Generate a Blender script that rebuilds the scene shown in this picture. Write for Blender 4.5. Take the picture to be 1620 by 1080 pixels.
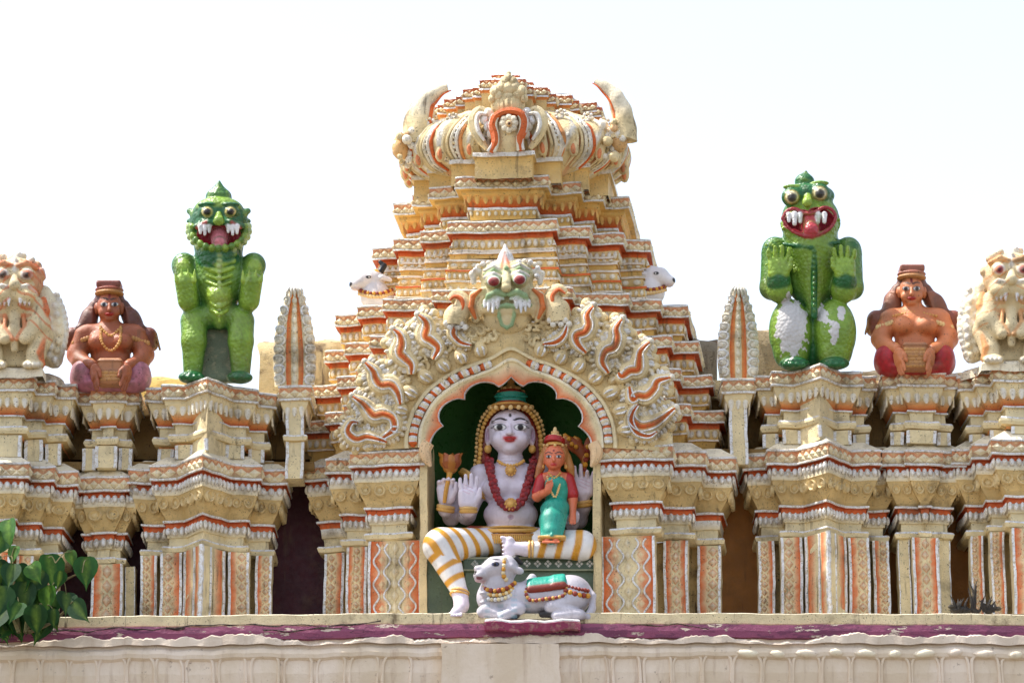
import bpy, math, random
import numpy as np
from mathutils import Vector, Matrix, Euler
rad = math.radians
random.seed(7)
for o in list(bpy.data.objects):
    bpy.data.objects.remove(o)
scene = bpy.context.scene
COL = scene.collection

# ------------------------------------------------------------ camera, sky, sun, exposure
S = 0.005                      # metres per photograph pixel on the facade plane
DIST, ELEV, ZC = 30.0, rad(14), 8.86
CE, SE = math.cos(ELEV), math.sin(ELEV)
CAM = np.array([0.0, -DIST * CE, ZC - DIST * SE])
cd = bpy.data.cameras.new('camera')
cam = bpy.data.objects.new('camera', cd)
COL.objects.link(cam)
cam.location = CAM
cam.rotation_euler = (math.pi / 2 + ELEV, 0, 0)
cd.sensor_width = 36
cd.lens = 36 * DIST / (1620 * S)
cd.clip_start, cd.clip_end = 0.5, 3000
scene.camera = cam

SUN_EL, SUN_ROT = rad(60), rad(-84)      # behind the parapet, to the left
world = bpy.data.worlds.new('World')
scene.world = world
world.use_nodes = True
wn = world.node_tree
sky = wn.nodes.new('ShaderNodeTexSky')
sky.sky_type = 'NISHITA'
sky.sun_disc = False
sky.sun_elevation, sky.sun_rotation = SUN_EL, SUN_ROT
sky.air_density, sky.dust_density, sky.ozone_density = 1.0, 1.6, 1.0
bg = wn.nodes['Background']
bg.inputs['Strength'].default_value = 0.15
hsv = wn.nodes.new('ShaderNodeHueSaturation')      # thin white overcast veil
hsv.inputs['Saturation'].default_value = 0.54
wn.links.new(sky.outputs[0], hsv.inputs['Color'])
wn.links.new(hsv.outputs[0], bg.inputs[0])
sd = bpy.data.lights.new('sun', 'SUN')
sd.energy, sd.angle, sd.color = 3.2, rad(0.6), (1, 0.95, 0.86)
sun = bpy.data.objects.new('sun', sd)
COL.objects.link(sun)
sdir = Vector((math.sin(SUN_ROT) * math.cos(SUN_EL), math.cos(SUN_ROT) * math.cos(SUN_EL), math.sin(SUN_EL)))
sun.rotation_euler = sdir.to_track_quat('Z', 'Y').to_euler()
sun.location = (-20, 20, 40)
scene.view_settings.view_transform = 'Standard'
scene.view_settings.look = 'None'
scene.view_settings.exposure = 1.08
scene.view_settings.gamma = 1
scene.cycles.max_bounces = 6
scene.cycles.use_denoising = True

# ------------------------------------------------------------ helpers
def W(px, py, y):
    """the point at depth y seen at a photograph pixel"""
    dx, dv = (px - 810) * S, (540 - py) * S
    d = np.array([dx, DIST * CE - dv * SE, DIST * SE + dv * CE])
    return CAM + d * ((y - CAM[1]) / d[1])

def zz(py, y):
    return W(810, py, y)[2]

def xx(px, y=0.0):
    return W(px, 540, y)[0]

def sr(r, g, b, a=0.0):
    f = lambda c: (c / 255 / 12.92) if c <= 10 else ((c / 255 + 0.055) / 1.055) ** 2.4
    return (f(r), f(g), f(b), a)

CREAM = sr(238, 219, 174)
PALE = sr(243, 231, 204)
OCHRE = sr(220, 190, 132)
YEL = sr(228, 184, 104)
ORANGE = sr(222, 102, 36)
ORLT = sr(228, 150, 84)
BRICK = sr(194, 82, 34)
UMBER = sr(96, 60, 36)
SILVER = sr(240, 240, 242, 1.0)
GOLD = sr(206, 150, 58, 0.25)
WHITE = sr(236, 232, 230)
def mix(a, b, t):
    return tuple(x + (y - x) * t for x, y in zip(a, b))

class MB:
    """collects coloured shapes that become one mesh"""
    def __init__(s):
        s.V, s.C, s.F, s.n = [], [], [], 0
    def add(s, v, f, c):
        v = np.asarray(v, float).reshape(-1, 3)
        c = np.asarray(c, float)
        if c.ndim == 1:
            c = np.tile(c, (len(v), 1))
        s.V.append(v); s.C.append(c)
        n = s.n
        s.F.extend([tuple(i + n for i in q) for q in f])
        s.n += len(v)
    def join(s, o, M=None):
        if not o.V: return
        v = np.vstack(o.V)
        if M is not None:
            M = np.array(M); v = v @ M[:3, :3].T + M[:3, 3]
        s.add(v, o.F, np.vstack(o.C))

def wob(p, a):
    """hand-made unevenness"""
    x, y, z = p[:, 0], p[:, 1], p[:, 2]
    o = np.empty_like(p)
    o[:, 0] = np.sin(9 * z + 5 * y + 2.1 * x) + 0.6 * np.sin(31 * z - 23 * x + 4 * y)
    o[:, 1] = np.sin(8 * x + 6 * z + 1.7) + 0.6 * np.sin(27 * x - 29 * z + 2)
    o[:, 2] = np.sin(7 * x - 5 * y + 0.6) + 0.7 * np.sin(25 * x + 17 * y + 9 * z)
    return p + a * o

def link(name, me, parent):
    o = bpy.data.objects.new(name, me)
    COL.objects.link(o)
    if parent is not None:
        o.parent = parent
    return o

def make_mesh(name, V, F, C, mat, ang=38):
    me = bpy.data.meshes.new(name)
    me.from_pydata(np.asarray(V).tolist(), [], F)
    at = me.color_attributes.new('Col', 'FLOAT_COLOR', 'POINT')
    at.data.foreach_set('color', np.asarray(C, dtype=np.float32).ravel())
    me.polygons.foreach_set('use_smooth', [True] * len(me.polygons))
    if ang:
        me.set_sharp_from_angle(angle=rad(ang))
    me.materials.append(mat)
    me.update()
    return me

def build(name, mb, parent, mat, wobble=0.004, ang=38):
    V = np.vstack(mb.V); C = np.vstack(mb.C)
    if wobble:
        V = wob(V, wobble)
    r = parent
    while r is not None and r.parent is not None: r = r.parent
    if r is not None: V = V - np.array(r.location)
    return link(name, make_mesh(name, V, mb.F, C, mat, ang), parent)

def thing(name, label, cat, loc=(0, 0, 0), rz=0, group=None):
    o = link(name, None, None)
    o.location = loc
    o.rotation_euler = (0, 0, rz)
    o.empty_display_size = 0.1
    return tag(o, label, cat, group, 'thing')

def tag(o, label, cat, group=None, kind=None):
    o['label'] = label; o['category'] = cat
    if group: o['group'] = group
    if kind: o['kind'] = kind
    return o

# ------------------------------------------------------------ materials
class NT:
    def __init__(s, name):
        s.m = bpy.data.materials.new(name)
        s.m.use_nodes = True
        s.t = s.m.node_tree
        s.p = s.t.nodes['Principled BSDF']
        s.pos = s.n('ShaderNodeNewGeometry').outputs['Position']
    def n(s, kind, **kw):
        x = s.t.nodes.new(kind)
        for k, v in kw.items(): setattr(x, k, v)
        return x
    def l(s, a, b): s.t.links.new(a, b)
    def noise(s, scale, detail=4, rough=0.55, stretch=None, off=0):
        x = s.n('ShaderNodeTexNoise')
        x.inputs['Scale'].default_value = scale
        x.inputs['Detail'].default_value = detail
        x.inputs['Roughness'].default_value = rough
        mp = s.n('ShaderNodeMapping')
        mp.inputs['Location'].default_value = (off, off * 1.3, off * .7)
        if stretch: mp.inputs['Scale'].default_value = stretch
        s.l(s.pos, mp.inputs['Vector']); s.l(mp.outputs[0], x.inputs['Vector'])
        return x.outputs['Fac']
    def ramp(s, src, a, b, lo=0.0, hi=1.0):
        x = s.n('ShaderNodeMapRange')
        x.interpolation_type = 'SMOOTHSTEP'
        for k, v in zip(('From Min', 'From Max', 'To Min', 'To Max'), (a, b, lo, hi)):
            x.inputs[k].default_value = v
        s.l(src, x.inputs['Value'])
        return x.outputs[0]
    def math(s, op, a, b):
        x = s.n('ShaderNodeMath', operation=op)
        for i, v in enumerate((a, b)):
            if isinstance(v, (int, float)): x.inputs[i].default_value = v
            else: s.l(v, x.inputs[i])
        return x.outputs[0]
    def mixc(s, f, a, b, mode='MIX'):
        x = s.n('ShaderNodeMix', data_type='RGBA', blend_type=mode)
        for i, v in ((0, f), (6, a), (7, b)):
            if isinstance(v, (int, float)): x.inputs[i].default_value = v
            elif isinstance(v, tuple): x.inputs[i].default_value = v[:3] + (1,)
            else: s.l(v, x.inputs[i])
        return x.outputs[2]
    def bump(s, h, strength, dist):
        x = s.n('ShaderNodeBump')
        x.inputs['Strength'].default_value = strength
        x.inputs['Distance'].default_value = dist
        s.l(h, x.inputs['Height'])
        s.l(x.outputs[0], s.p.inputs['Normal'])

def painted(name, grime=0.5, rough=0.55, metal=0.28, bump=0.5, wear=None, speck=True, spec=0.4, wash=0, scales=False):
    t = NT(name)
    a = t.n('ShaderNodeAttribute', attribute_name='Col')
    col = a.outputs['Color']
    # the hue of each brushful differs a little
    v = t.ramp(t.noise(5, 5), .3, .7, .82, 1.1)
    hs = t.n('ShaderNodeHueSaturation')
    t.l(col, hs.inputs['Color']); t.l(v, hs.inputs['Value'])
    col = hs.outputs[0]
    worn = t.ramp(t.noise(38, 5, .65, off=3), .36, .52)
    sil = t.math('MULTIPLY', a.outputs['Alpha'], worn)
    if wear is not None:       # paint chipped down to the plaster
        chip = t.ramp(t.noise(26, 6, .7, off=9), wear, wear + .03)
        col = t.mixc(chip, col, sr(205, 190, 165))
    col = t.mixc(t.math('MULTIPLY', t.math('SUBTRACT', a.outputs['Alpha'], sil), .75), col, sr(190, 172, 138))
    if wash:                   # brush-worn paint, thin in places
        col = t.mixc(t.ramp(t.noise(24, 6, .7, off=17), .48, .66, 0, wash), col, sr(204, 186, 150))
    # mould blotches, rain streaks, pits
    blot = t.ramp(t.noise(3.1, 8, .68, off=1), .52, .70, 0, grime)
    strk = t.ramp(t.noise(8, 5, .6, stretch=(2.2, 2.2, .28), off=5), .58, .74, 0, grime * 1.1)
    col = t.mixc(blot, col, sr(104, 84, 58))
    col = t.mixc(strk, col, sr(84, 66, 46))
    if speck:
        pit = t.ramp(t.noise(70, 3, .6, off=7), .60, .68, 0, .85)
        col = t.mixc(t.math('MULTIPLY', pit, t.ramp(t.noise(4, 3, off=11), .40, .56)), col, sr(62, 46, 34))
    t.l(col, t.p.inputs['Base Color'])
    t.l(t.math('MULTIPLY', sil, metal), t.p.inputs['Metallic'])
    r = t.math('SUBTRACT', t.ramp(t.noise(20, 4, off=13), .3, .7, rough - .12, rough + .12), t.math('MULTIPLY', sil, .2))
    t.l(r, t.p.inputs['Roughness'])
    t.p.inputs['Specular IOR Level'].default_value = spec
    h = t.math('ADD', t.noise(45, 6, .65), t.math('MULTIPLY', t.noise(160, 4, off=2), .5))
    if scales:                 # overlapping hide scales
        vo = t.n('ShaderNodeTexVoronoi')
        vo.inputs['Scale'].default_value = 34
        t.l(t.pos, vo.inputs['Vector'])
        h = t.math('ADD', t.math('MULTIPLY', vo.outputs['Distance'], -2.2), t.math('MULTIPLY', h, .6))
    t.bump(h, bump, 0.012)
    return t.m

M_PLASTER = painted('painted_plaster', grime=.6, wash=.14, bump=.85)
M_WORN = painted('weathered_plaster', grime=.85, rough=.75, bump=.8, wash=.3)
M_GLOSS = painted('enamel_paint', grime=.22, rough=.36, bump=.35, speck=False, spec=.5)
M_CLAY = painted('terracotta_paint', grime=.45, rough=.45, bump=.45, spec=.5)
M_PLAIN = painted('plain_wall_paint', grime=.4, rough=.6, speck=False)
M_STONE = painted('old_masonry', grime=1.0, rough=.85, bump=.9)

# ------------------------------------------------------------ moulding tools
def steps(o, z, seq):
    """profile in pixels: start offset and height, then (d_off, d_z, colour) -> strips"""
    out = []
    for q in seq:
        do, dz, c = q
        c0, c1 = c if isinstance(c[0], tuple) else (c, c)
        out.append((o, z, o + do, z + dz, c0, c1))
        o += do; z += dz
    return out

def plan_pts(plan, closed=False, seg=0.07):
    P = [np.array(p, float) for p in plan]
    n = len(P)
    ne = n if closed else n - 1
    nrm = []
    for i in range(ne):
        d = P[(i + 1) % n] - P[i]
        d = d / np.linalg.norm(d)
        nrm.append(np.array([d[1], -d[0]]))
    mit = []
    for i in range(n):
        if closed: a, b = nrm[i - 1], nrm[i]
        else: a, b = nrm[max(i - 1, 0)], nrm[min(i, ne - 1)]
        mit.append((a + b) / (1 + a @ b))
    return P, mit, nrm, ne

def sweep(mb, plan, strips, closed=False, seg=0.07):
    P, mit, nrm, ne = plan_pts(plan, closed)
    n = len(P); B = []; M = []
    for i in range(ne):
        j = (i + 1) % n
        k = max(1, int(math.ceil(np.linalg.norm(P[j] - P[i]) / seg)))
        for q in range(k):
            B.append(P[i] + (P[j] - P[i]) * q / k); M.append(mit[i] + (mit[j] - mit[i]) * q / k)
    if not closed:
        B.append(P[-1]); M.append(mit[-1])
    B = np.array(B); M = np.array(M); m = len(B)
    for (o0, z0, o1, z1, c0, c1) in strips:
        a = np.column_stack([B + M * o0 * S, np.full(m, z0)])
        b = np.column_stack([B + M * o1 * S, np.full(m, z1)])
        cnt = m if closed else m - 1
        f = [(i, m + i, m + (i + 1) % m, (i + 1) % m) for i in range(cnt)]
        mb.add(np.vstack([a, b]), f, np.vstack([np.tile(c0, (m, 1)), np.tile(c1, (m, 1))]))

def cap(mb, plan, off, z, col, up=True):
    P, mit, nrm, ne = plan_pts(plan, False)
    v = [tuple(p + m * off * S) + (z,) for p, m in zip(P, mit)]
    f = tuple(range(len(v)))
    mb.add(v, [f if up else f[::-1]], col)

def px_strips(z, o, seq):
    """like steps() with d_z in pixels"""
    return steps(o, z, [(a, b * S, c) for a, b, c in seq])

def tmpl_dome(nu=8, nv=4):
    v, f = [], []
    for j in range(nv):
        t = j / nv * math.pi / 2
        for i in range(nu):
            a = 2 * math.pi * i / nu
            v.append((math.cos(a) * math.cos(t), math.sin(a) * math.cos(t), math.sin(t)))
    v.append((0, 0, 1))
    for j in range(nv - 1):
        for i in range(nu):
            f.append((j * nu + i, j * nu + (i + 1) % nu, (j + 1) * nu + (i + 1) % nu, (j + 1) * nu + i))
    for i in range(nu):
        f.append(((nv - 1) * nu + i, (nv - 1) * nu + (i + 1) % nu, nv * nu))
    return np.array(v), f
DOME = tmpl_dome()
def tmpl_pyr(k=4, rot=0):
    v = [(math.cos(rot + 2 * math.pi * i / k), math.sin(rot + 2 * math.pi * i / k), 0) for i in range(k)] + [(0, 0, 1)]
    return np.array(v), [(i, (i + 1) % k, k) for i in range(k)]
DIA = tmpl_pyr(4)
TUP = tmpl_pyr(3, math.pi / 2)
TDN = tmpl_pyr(3, -math.pi / 2)

def put(mb, T, o, t, n, su, sv, sn, c_edge, c_tip):
    """ornament template T at o: u along t, v up, n outward; sizes in px"""
    v, f = T
    t = np.array([t[0], t[1], 0.]); n = np.array([n[0], n[1], 0.])
    p = np.array(o) + v[:, :1] * su * S * t + v[:, 1:2] * sv * S * np.array([0, 0, 1.]) + v[:, 2:3] * sn * S * n
    w = np.clip(v[:, 2:3], 0, 1)
    mb.add(p, f, np.array(c_edge) * (1 - w) + np.array(c_tip) * w)

def edges(plan, off, closed=False):
    P, mit, nrm, ne = plan_pts(plan, closed)
    n = len(P)
    for i in range(ne):
        a = P[i] + mit[i] * off * S; j = (i + 1) % n
        b = P[j] + mit[j] * off * S
        L = np.linalg.norm(b - a)
        if L > 1e-4:
            yield a, b, L / S, (b - a) / L, nrm[i]

def row(mb, plan, off, z, spacing, T, su, sv, sn, ce, ct, closed=False, ymax=9, skip=()):
    """a row of ornaments along every edge of the offset plan"""
    for a, b, L, t, n in edges(plan, off, closed):
        if min(a[1], b[1]) > ymax or L < spacing * .55: continue
        k = max(1, round(L / spacing))
        for i in range(k):
            c = a + (b - a) * (i + .5) / k
            q = random.uniform(.88, 1.1)
            put(mb, T, (c[0], c[1], z), t, n, su * L / k / spacing, sv * q, sn * q, ce, ct)

def pattern(mb, plan, off, ztop, h, closed=False, ymax=9, cell=None, c1=CREAM, c2=PALE):
    """carved zigzag band: relief over an orange ground"""
    cell = cell or h * 1.0
    for a, b, L, t, n in edges(plan, off, closed):
        if min(a[1], b[1]) > ymax or L < cell * .5: continue
        k = max(1, round(L / cell)); w = L / k
        for i in range(k):
            c = a + (b - a) * (i + .5) / k
            q = random.uniform(.85, 1.1)
            put(mb, DIA, (c[0], c[1], ztop - h * .56 * S), t, n, w * .47, h * .40 * q, 4.5, c1, c2)
            e = a + (b - a) * i / k
            if i: put(mb, TUP, (e[0], e[1], ztop - h * .80 * S), t, n, w * .52, h * .36, 2.6, c1, c2)
            if i: put(mb, TDN, (e[0], e[1], ztop - h * .18 * S), t, n, w * .46, h * .30, 2.2, mix(ORANGE, c1, .4), mix(ORANGE, c1, .7))

LIP = lambda w=2.0, h=4.2: [(w, -h * .25, SILVER), (0, -h * .5, SILVER), (-w, -h * .25, SILVER)]

def box(mb, x0, x1, y0, y1, z0, z1, col, sub=0.08, taper=0):
    """box; front is y0.  subdivided vertically so that it can wobble"""
    k = max(1, int((z1 - z0) / sub))
    V = []
    for i in range(k + 1):
        z = z0 + (z1 - z0) * i / k
        e = taper * (1 - i / k)
        V += [(x0 - e, y0, z), (x1 + e, y0, z), (x1 + e, y1, z), (x0 - e, y1, z)]
    F = []
    for i in range(k):
        for j in range(4):
            F.append((i * 4 + j, i * 4 + (j + 1) % 4, i * 4 + 4 + (j + 1) % 4, i * 4 + 4 + j))
    F.append((3, 2, 1, 0)); F.append((k * 4, k * 4 + 1, k * 4 + 2, k * 4 + 3))
    mb.add(V, F, col)

def fade(mb, x0, x1, y, zb, zt, c0, c1, dz=.03):
    """hand-sprayed stripe that fades across its width, with an uneven edge"""
    n = max(2, int((zt - zb) / dz)); V = []; C = []
    for i in range(n + 1):
        z = zb + (zt - zb) * i / n
        j = random.uniform(-.2, .2) * (x1 - x0)
        V += [(x0, y, z), (x0 + (x1 - x0) * .55 + j, y, z), (x1, y, z)]
        C += [c0, mix(c0, c1, .35 + random.uniform(-.15, .15)), c1]
    F = [(3 * i + k, 3 * i + k + 1, 3 * i + k + 4, 3 * i + k + 3) for i in range(n) for k in (0, 1)]
    mb.add(V, F if x1 > x0 else [f[::-1] for f in F], C)

def catmull(P, n):
    P = np.array(P, float)
    Q = np.vstack([2 * P[0] - P[1], P, 2 * P[-1] - P[-2]])
    out = []
    for i in range(1, len(Q) - 2):
        for k in range(n):
            t = k / n
            p0, p1, p2, p3 = Q[i - 1:i + 3]
            out.append(.5 * (2 * p1 + (p2 - p0) * t + (2 * p0 - 5 * p1 + 4 * p2 - p3) * t * t + (3 * p1 - p0 - 3 * p2 + p3) * t ** 3))
    out.append(P[-1])
    return np.array(out)

def tube(mb, P, R, col, sides=8, n=5, flat=1.0, up=(0, -1, 0), smooth=True):
    """tapering tube along P (3D), radii R per control point; flat squashes it along up.  col: one colour or one per control point"""
    P = np.array(P, float); R = np.asarray(R, float)
    if R.ndim == 0: R = np.full(len(P), float(R))
    A = np.column_stack([P, R])
    C = np.array(col, float)
    C = np.tile(C, (len(P), 1)) if C.ndim == 1 else C
    if smooth and len(P) > 2:
        A = catmull(A, n)
        ii = np.linspace(0, len(P) - 1, len(A))
        C = np.column_stack([np.interp(ii, range(len(P)), C[:, k]) for k in range(4)])
    m = len(A); V = []; up = np.array(up, float)
    for i in range(m):
        t = A[min(i + 1, m - 1), :3] - A[max(i - 1, 0), :3]
        t /= np.linalg.norm(t) + 1e-9
        u = up - t * (t @ up)
        if np.linalg.norm(u) < 1e-3: u = np.array([1., 0, 0]) - t * t[0]
        u /= np.linalg.norm(u); s = np.cross(t, u)
        for k in range(sides):
            a = 2 * math.pi * k / sides
            V.append(A[i, :3] + A[i, 3] * (math.cos(a) * s + flat * math.sin(a) * u))
    F = [(i * sides + k, i * sides + (k + 1) % sides, (i + 1) * sides + (k + 1) % sides, (i + 1) * sides + k) for i in range(m - 1) for k in range(sides)]
    F += [tuple(range(sides))[::-1], tuple((m - 1) * sides + k for k in range(sides))]
    mb.add(V, F, np.repeat(C, sides, axis=0))

def ball(mb, c, r, col, nu=10, nv=6, rot=None):
    r = np.array([r, r, r]) if np.ndim(r) == 0 else np.array(r)
    V = [(0, 0, 1)]
    for j in range(1, nv):
        t = math.pi * j / nv
        for i in range(nu):
            a = 2 * math.pi * i / nu
            V.append((math.sin(t) * math.cos(a), math.sin(t) * math.sin(a), math.cos(t)))
    V.append((0, 0, -1))
    V = np.array(V) * r
    if rot is not None: V = V @ np.array(Euler([rad(q) for q in rot]).to_matrix()).T
    F = [(0, 1 + i, 1 + (i + 1) % nu) for i in range(nu)]
    for j in range(nv - 2):
        for i in range(nu):
            F.append((1 + j * nu + i, 1 + (j + 1) * nu + i, 1 + (j + 1) * nu + (i + 1) % nu, 1 + j * nu + (i + 1) % nu))
    L = len(V) - 1
    F += [(L, 1 + (nv - 2) * nu + (i + 1) % nu, 1 + (nv - 2) * nu + i) for i in range(nu)]
    mb.add(V + np.array(c), F, col)
# ------------------------------------------------------------ ground and the building under the parapet
VZ = 1.03
def structure(name, mb, mat, **k):
    o = build(name, mb, None, mat, **k)
    o['kind'] = 'structure'
    return o

mb = MB()
mb.add([(-400, -400, 0), (400, -400, 0), (400, 400, 0), (-400, 400, 0)], [(0, 1, 2, 3)], sr(104, 97, 86))
structure('ground', mb, M_STONE, wobble=0)

SLZ = zz(969, -.5)           # top of the ledge that carries everything
LEDGE = [(-6, -.22), (-2.5, -.38), (-.75, -.5), (1.0, -.5), (2.8, -.47), (6, -.40)]
bld = thing('temple_building', 'cream temple wall with purple painted ledge carrying the ornate parapet', 'building', (0, 0, SLZ))
mb = MB()
lp = [(-6, 2.5)] + LEDGE + [(6, 2.5)]
sweep(mb, lp, steps(0, SLZ, [(2, -.006, PALE), (0, -.075, CREAM), (-1, -.006, CREAM)]))
cap(mb, lp, 0, SLZ, PALE)
build('ledge', mb, bld, M_WORN, wobble=.003)
PURPLE = sr(140, 68, 98)
mb = MB()
sweep(mb, lp, steps(1, SLZ - .088, [(5, -.004, PURPLE), (2, -.05, PURPLE), (-1, -.05, PURPLE), (-12, -.012, PURPLE)]))
def purple_mat():
    t = NT('purple_chipped_paint')
    h = t.ramp(t.noise(9, 7, .7, stretch=(.35, 1, 1.4)), .50, .55)
    c = t.mixc(h, PURPLE, sr(112, 50, 80))
    chip = t.ramp(t.noise(6, 7, .72, stretch=(.7, 1, 2.2), off=4), .585, .60)
    c = t.mixc(chip, c, sr(206, 186, 168))
    crack = t.ramp(t.noise(5, 3, .6, stretch=(.3, 1, 1.6), off=8), .492, .5)
    c2 = t.ramp(t.noise(5, 3, .6, stretch=(.3, 1, 1.6), off=8), .5, .508, 1, 0)
    c = t.mixc(t.math('MULTIPLY', t.math('MULTIPLY', crack, c2), t.ramp(t.noise(1.5, 2, off=6), .5, .55)), c, sr(50, 30, 36))
    t.l(c, t.p.inputs['Base Color'])
    t.p.inputs['Roughness'].default_value = .6
    t.bump(t.math('SUBTRACT', t.noise(40, 6, .65), t.math('MULTIPLY', chip, 1.5)), .6, .012)
    return t.m
M_PURPLE = purple_mat()
build('painted_band', mb, bld, M_PURPLE, wobble=.004)
# a long crack along the band and a ragged coat of plaster over its lower edge
mb = MB()
rc_ = random.Random(21)
for xa, xb, z0 in ((-4.3, -2.5, -.10), (-2.65, -1.0, -.085), (-1.9, -1.3, -.13), (.9, 1.5, -.11)):
    P = []; n = int((xb - xa) / .06); z = z0
    for i in range(n + 1):
        x = xa + (xb - xa) * i / n
        y = np.interp(x, [p[0] for p in LEDGE], [p[1] for p in LEDGE])
        z += rc_.uniform(-.012, .012) + (z0 - z) * .1
        P.append((x, y - .042, SLZ + z))
    mb = MB()
    tube(mb, P, [rc_.uniform(.002, .008) for _ in P], sr(46, 28, 30), sides=5, n=2, flat=.6)
    build('crack', mb, bld, M_WORN, wobble=0)
EAVE = sr(218, 198, 172)
mb = MB()
z1 = SLZ - .19
rag = [(x, y) for x, y in lp]
sweep(mb, lp, steps(-6, z1 + .012, [(6, -.02, EAVE), (4, -.06, EAVE), (4, -.02, EAVE), (2, -.03, EAVE), (-1, -.03, EAVE), (-5, -.02, EAVE), (2, -.10, EAVE), (-6, -.2, EAVE), (-20, -.25, EAVE), (-50, -.12, EAVE)]))
for a, b, L, t, n in edges(lp, 7):
    if min(a[1], b[1]) > 1: continue
    k = int(L / 44)
    for i in range(k):
        c = a + (b - a) * (i + .5) / k
        if -.75 < c[0] < .5: continue
        zc, r = z1 - .16, 21
        if c[0] > 1.6:
            put(mb, DOME, (c[0], c[1], zc + .035), t, n, r * (.95 if i % 2 else .6), 7, 7, EAVE, PALE)
        P = [(c[0] + t[0] * r * S * math.cos(q), c[1] + t[1] * r * S * math.cos(q) - .012, zc - .05 + r * S * math.sin(q)) for q in np.linspace(0, math.pi, 9)]
        P = [(P[0][0], P[0][1], zc - .3)] + P + [(P[-1][0], P[-1][1], zc - .3)]
        tube(mb, [(p[0], p[1] + .019 + .004 * math.sin(i * 1.7), p[2]) for p in P], .013, EAVE, sides=6, smooth=False)
# ragged plaster coat
V = []; n = 700; hr = 0
for i in range(n + 1):
    x = -5 + 10 * i / n
    y = np.interp(x, [p[0] for p in LEDGE], [p[1] for p in LEDGE])
    h = -.038 + .024 * math.sin(x * 2.1 + 1) + .02 * math.sin(x * 5.3) + hr
    hr = hr * .8 + random.uniform(-.007, .007)
    if -.75 < x < .55: h -= .02
    V += [(x, y - .052, z1 - .05), (x, y - .050, z1 + .03 + h), (x, y - .03, z1 + .045 + h)]
mb.add(V, [(3 * i + k, 3 * i + 3 + k, 3 * i + 4 + k, 3 * i + 1 + k) for i in range(n) for k in (0, 1)], sr(214, 196, 176))
# projecting block under the niche
box(mb, xx(700, -.6), xx(884, -.6), -.578, -.3, z1 - .42, z1 - .06, EAVE)
def eave_mat():
    t = NT('eave_limewash')
    a = t.n('ShaderNodeAttribute', attribute_name='Col')
    c = t.mixc(t.ramp(t.noise(2.2, 6, .6, stretch=(1, 1, .5)), .42, .62), a.outputs['Color'], sr(232, 214, 194))
    c = t.mixc(t.ramp(t.noise(6, 6, .65, stretch=(2.5, 2.5, .25), off=3), .52, .75, 0, .45), c, sr(168, 138, 112))
    c = t.mixc(t.ramp(t.noise(14, 6, .7, off=5), .63, .68, 0, .6), c, sr(132, 108, 88))
    t.l(c, t.p.inputs['Base Color'])
    t.p.inputs['Roughness'].default_value = .7
    t.bump(t.noise(30, 6, .65), .5, .012)
    return t.m
M_EAVE = eave_mat()
build('scalloped_eave', mb, bld, M_EAVE, wobble=.006)
mb = MB()
box(mb, -6, 6, 0, 6, 0, z1 - .5, EAVE, sub=3)
build('wall', mb, bld, M_EAVE, wobble=0)

# rear walls seen in the gaps between the shrines, and the roof behind them
mb = MB()
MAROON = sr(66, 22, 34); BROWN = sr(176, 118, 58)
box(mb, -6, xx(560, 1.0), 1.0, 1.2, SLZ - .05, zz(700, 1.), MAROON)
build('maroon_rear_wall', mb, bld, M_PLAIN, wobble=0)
mb = MB()
box(mb, xx(1060, 1.), 6, 1.0, 1.2, SLZ - .05, zz(700, 1.), BROWN)
build('ochre_rear_wall', mb, bld, M_PLAIN, wobble=0)
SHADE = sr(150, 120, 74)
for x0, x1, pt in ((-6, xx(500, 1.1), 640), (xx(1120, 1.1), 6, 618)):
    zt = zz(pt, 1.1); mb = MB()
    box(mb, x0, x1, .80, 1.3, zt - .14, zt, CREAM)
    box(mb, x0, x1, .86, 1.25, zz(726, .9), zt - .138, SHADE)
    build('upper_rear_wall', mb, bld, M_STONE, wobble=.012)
# slabs that close the lower gaps from above
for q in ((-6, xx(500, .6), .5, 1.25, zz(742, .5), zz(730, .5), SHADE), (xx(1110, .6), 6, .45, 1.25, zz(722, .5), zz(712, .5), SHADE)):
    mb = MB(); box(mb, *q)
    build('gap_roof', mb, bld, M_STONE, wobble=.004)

def vault(label, px0, px1, ptop, y, col):
    """rounded masonry ridge that shows behind the parapet"""
    t = thing('roof_ridge', label, 'roof ridge', W((px0 + px1) / 2, ptop + 80, y))
    m = MB()
    x0, x1, zt = xx(px0, y), xx(px1, y), zz(ptop, y)
    prof = [(y - .02, zt - .9), (y - .02, zt - .16), (y + .03, zt - .05), (y + .14, zt), (y + .4, zt), (y + .5, zt - .1), (y + .5, zt - .9)]
    n = max(2, int((x1 - x0) / .06)); V = []
    for i in range(n + 1):
        x = x0 + (x1 - x0) * i / n
        V += [(x, a, b) for a, b in prof]
    k = len(prof)
    F = [(i * k + j, (i + 1) * k + j, (i + 1) * k + j + 1, i * k + j + 1) for i in range(n) for j in range(k - 1)]
    F += [tuple(range(k)), tuple(n * k + j for j in range(k))[::-1]]
    m.add(V, F, col)
    build('ridge_body', m, t, M_STONE, wobble=.014)
vault('yellowed masonry ridge behind the left leaf finial and tower', 408, 560, 533, 1.35, sr(200, 178, 134))
vault('low mouldy yellow masonry ridge left of the left dragon', 222, 300, 588, 1.35, sr(206, 176, 104))
vault('grey weathered masonry block between the tower and right leaf finial', 1098, 1136, 528, 1.35, sr(150, 138, 118))
vault('grey masonry ridge behind the right leaf finial and dragon', 1190, 1262, 517, 1.4, sr(160, 142, 110))
vault('low grey masonry ridge between the right drummer and lion', 1338, 1545, 582, 1.4, sr(132, 118, 96))

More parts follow.
